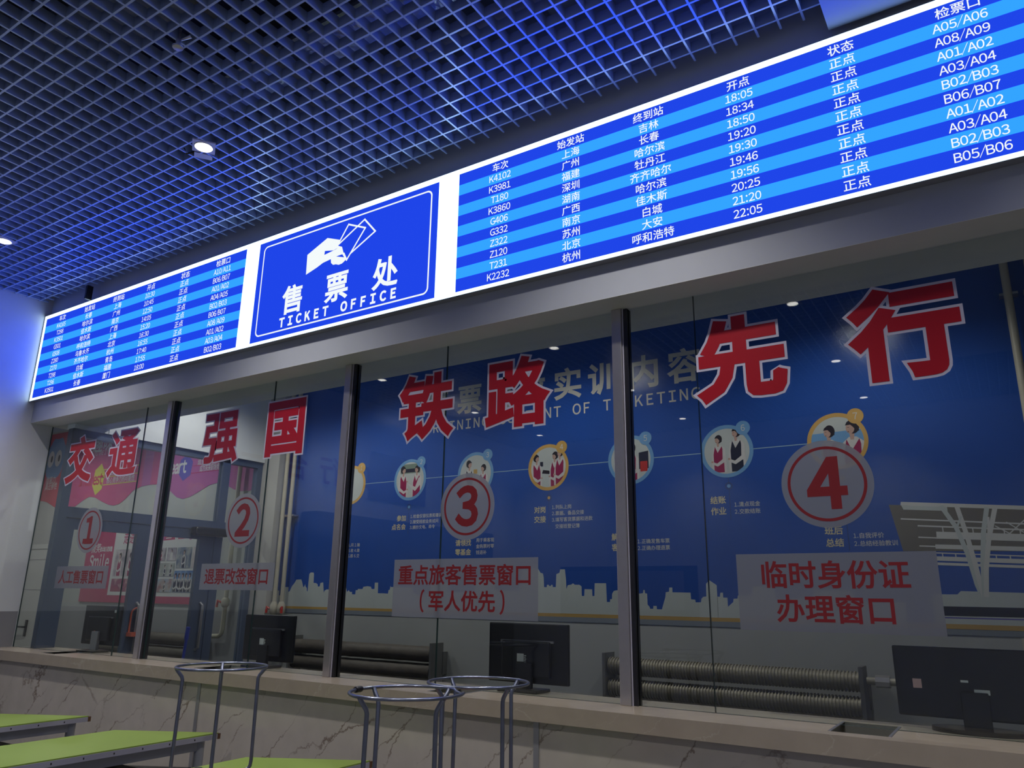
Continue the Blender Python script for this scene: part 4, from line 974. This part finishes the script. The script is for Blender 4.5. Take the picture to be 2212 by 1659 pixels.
COLN = {-6.05: 'left wall', -3.68: 'second column', -1.30: 'third column', 1.05: 'fourth column', 3.30: 'right wall'}
for y in (2.21, 0.13, -1.78, -3.55):
    for x in (-6.05, -3.68, -1.30, 1.05, 3.30):
        if y > 2 and x < -2: continue
        if x > 2 and y > 1: continue
        z = 3.945 if (x > -0.36 and y > -2.0) else ZC
        lab = ('downlight of the %s row by the %s, seen mirrored in the glass' % (ROWN[y], COLN[x])) if y < 2 else 'downlight above the sign near the %s, out of frame' % COLN[x]
        dup(DL1, (x, y, z), lab, 0.2)
        lamp('hall_lamp', (x, y, z-0.03), HALL_W*(1.0 if y > -1 else 0.45), WARM)
t = thing('ceiling_sprinkler', (-2.94, 1.62, ZC-0.03), 'small shiny sprinkler head hanging in the grid at the upper left', 'sprinkler')
MB().tube([(-2.94, 1.62, 4.09), (-2.94, 1.62, 4.02)], 0.008, 8).lathe([(0.0, -0.045), (0.024, -0.042), (0.026, -0.036), (0.008, -0.03), (0.014, -0.01), (0.012, 0.0)], (-2.94, 1.62, 4.03), 16).build('head', STEEL, t)
MB().tube([(-2.93, 1.625, 4.03), (-2.885, 1.645, 4.045)], [0.004, 0.009], 8).build('spray_arm', STEEL, t)
# services above the grid
def duct(x0, x1, y0, y1, z0, z1, mat, lab, name='air_duct', bev=0.02): return tag(MB().box(x0, x1, y0, y1, z0, z1).build(name, mat, origin=((x0+x1)/2, (y0+y1)/2, z0), bevel=bev), lab, 'duct')
duct(-6.5, 3.5, 2.15, 2.45, 4.36, 4.48, WRAP, 'crinkly wrapped air duct above the grid, nearest the board')
duct(-5.6, 3.5, 1.40, 1.75, 4.36, 4.54, WRAP, 'crinkly wrapped air duct above the grid, behind the first', 'air_duct')
duct(-1.75, -0.95, -1.5, 3.05, 4.66, 4.88, DUCT, 'pale green grey duct above the grid at the top right')
tag(MB().tube([(-6.9, 2.75, 4.55), (4.4, 2.75, 4.55)], 0.05, 12).build('sprinkler_pipe', PLATE, origin=(-1.2, 2.75, 4.55)), 'dark pipe running above the grid along the board', 'pipe')
tag(MB().tube([(-2.94, -4.2, 4.30), (-2.94, 3.0, 4.30)], 0.03, 12).build('sprinkler_pipe', PLATE, origin=(-2.94, -0.6, 4.30)), 'dark branch pipe above the grid feeding the sprinkler head', 'pipe')
m = MB(); m.box(-4.4, -4.38, -4.0, 3.0, 4.70, 4.80).box(-4.1, -4.08, -4.0, 3.0, 4.70, 4.80)
for k in range(23): m.box(-4.38, -4.10, -3.9+0.3*k, -3.86+0.3*k, 4.705, 4.72)
tag(m.build('cable_tray', TRIM, origin=(-4.24, -0.5, 4.45)), 'ladder cable tray crossing above the grid', 'cable tray')

# ------------------------------------------------------------------ lamps of office and side room
def panel_lamp(x, y, lab, w):
    t = thing('downlight', (x, y, 3.775), lab, 'lamp', 'office downlights')
    n = 24
    MB().lathe([(0.055, 0.004), (0.060, -0.004), (0.070, 0.004)], (x, y, 3.775), n).build('trim_ring', LAMPB, t)
    m = MB(); m.add([(x+0.055*math.cos(2*PI*k/n), y+0.055*math.sin(2*PI*k/n), 3.774) for k in range(n)], [tuple(range(n-1, -1, -1))]); m.build('lens', LENS, t)
    lamp('office_lamp', (x, y, 3.74), w, WARM, 2.6, 0.6)
panel_lamp(-5.95, 4.30, 'added office downlight brightening the wall over the partition', OFFICE_W*0.9)  # unseen lamp, added to brighten the wall over the partition
panel_lamp(-4.9, 4.45, 'office downlight near the partition, behind the header', OFFICE_W)
panel_lamp(-2.85, 4.45, 'office downlight behind the header near the second post', OFFICE_W)
panel_lamp(-0.75, 4.45, 'office downlight behind the header at the right', OFFICE_W)
panel_lamp(-8.2, 4.4, 'side room downlight beyond the partition, nearer the pillar', BACK_W)
panel_lamp(-10.3, 4.4, 'side room downlight beyond the partition, nearer the door', BACK_W)

# ------------------------------------------------------------------ what the glass mirrors: left and rear walls of the hall
FL = lambda u, v: (XL+0.012, u, v)
ca = thing('wall_lettering', (XL+0.01, 0.4, 3.0), 'red brush characters on the left wall, seen mirrored in the glass', 'sign')
m = MB()
for ch, yy in (('知', -0.75), ('行', -0.05), ('合', 0.50), ('一', 1.12)): m.text(ch, yy, 3.02, 0.36, 0, 0, bold=0.02, fn=FL, slant=0.1)
m.build('lettering', CALL, ca)
t = thing('display_board', (XL+0.25, -1.2, ZF), 'dark display board against the left wall, seen mirrored in the glass', 'board')
MB().box(XL+0.05, XL+0.35, -3.2, 0.42, 0.35, 2.48).build('panel', BOARD, t, bevel=0.03)
for yy in (-2.9, -1.4, 0.1): MB().box(XL+0.1, XL+0.30, yy-0.04, yy+0.04, ZF, 0.35).build('leg', DSTEEL, t)
tag(MB().box(XL+0.002, XL+0.03, -1.90, -0.74, 2.77, 3.39).build('wall_banner', PURPLE, origin=(XL+0.01, -1.3, 2.77)), 'purple banner panel on the left wall, seen mirrored in the glass', 'banner')
t = thing('notice_board', (-5.0, YH+0.03, 1.2), 'dark notice board with two pictures on the rear wall, mirrored in the glass', 'board')
MB().box(-6.10, -3.85, YH+0.002, YH+0.04, 1.30, 2.02).build('panel', BOARD, t)
MB().box(-4.75, -4.05, YH+0.041, YH+0.046, 1.40, 1.95).build('picture', GREYP, t); MB().box(-5.95, -5.2, YH+0.041, YH+0.046, 1.40, 1.95).build('picture', SLATE, t)

for o in COL.objects:
    if 'o3' in o: del o['o3']
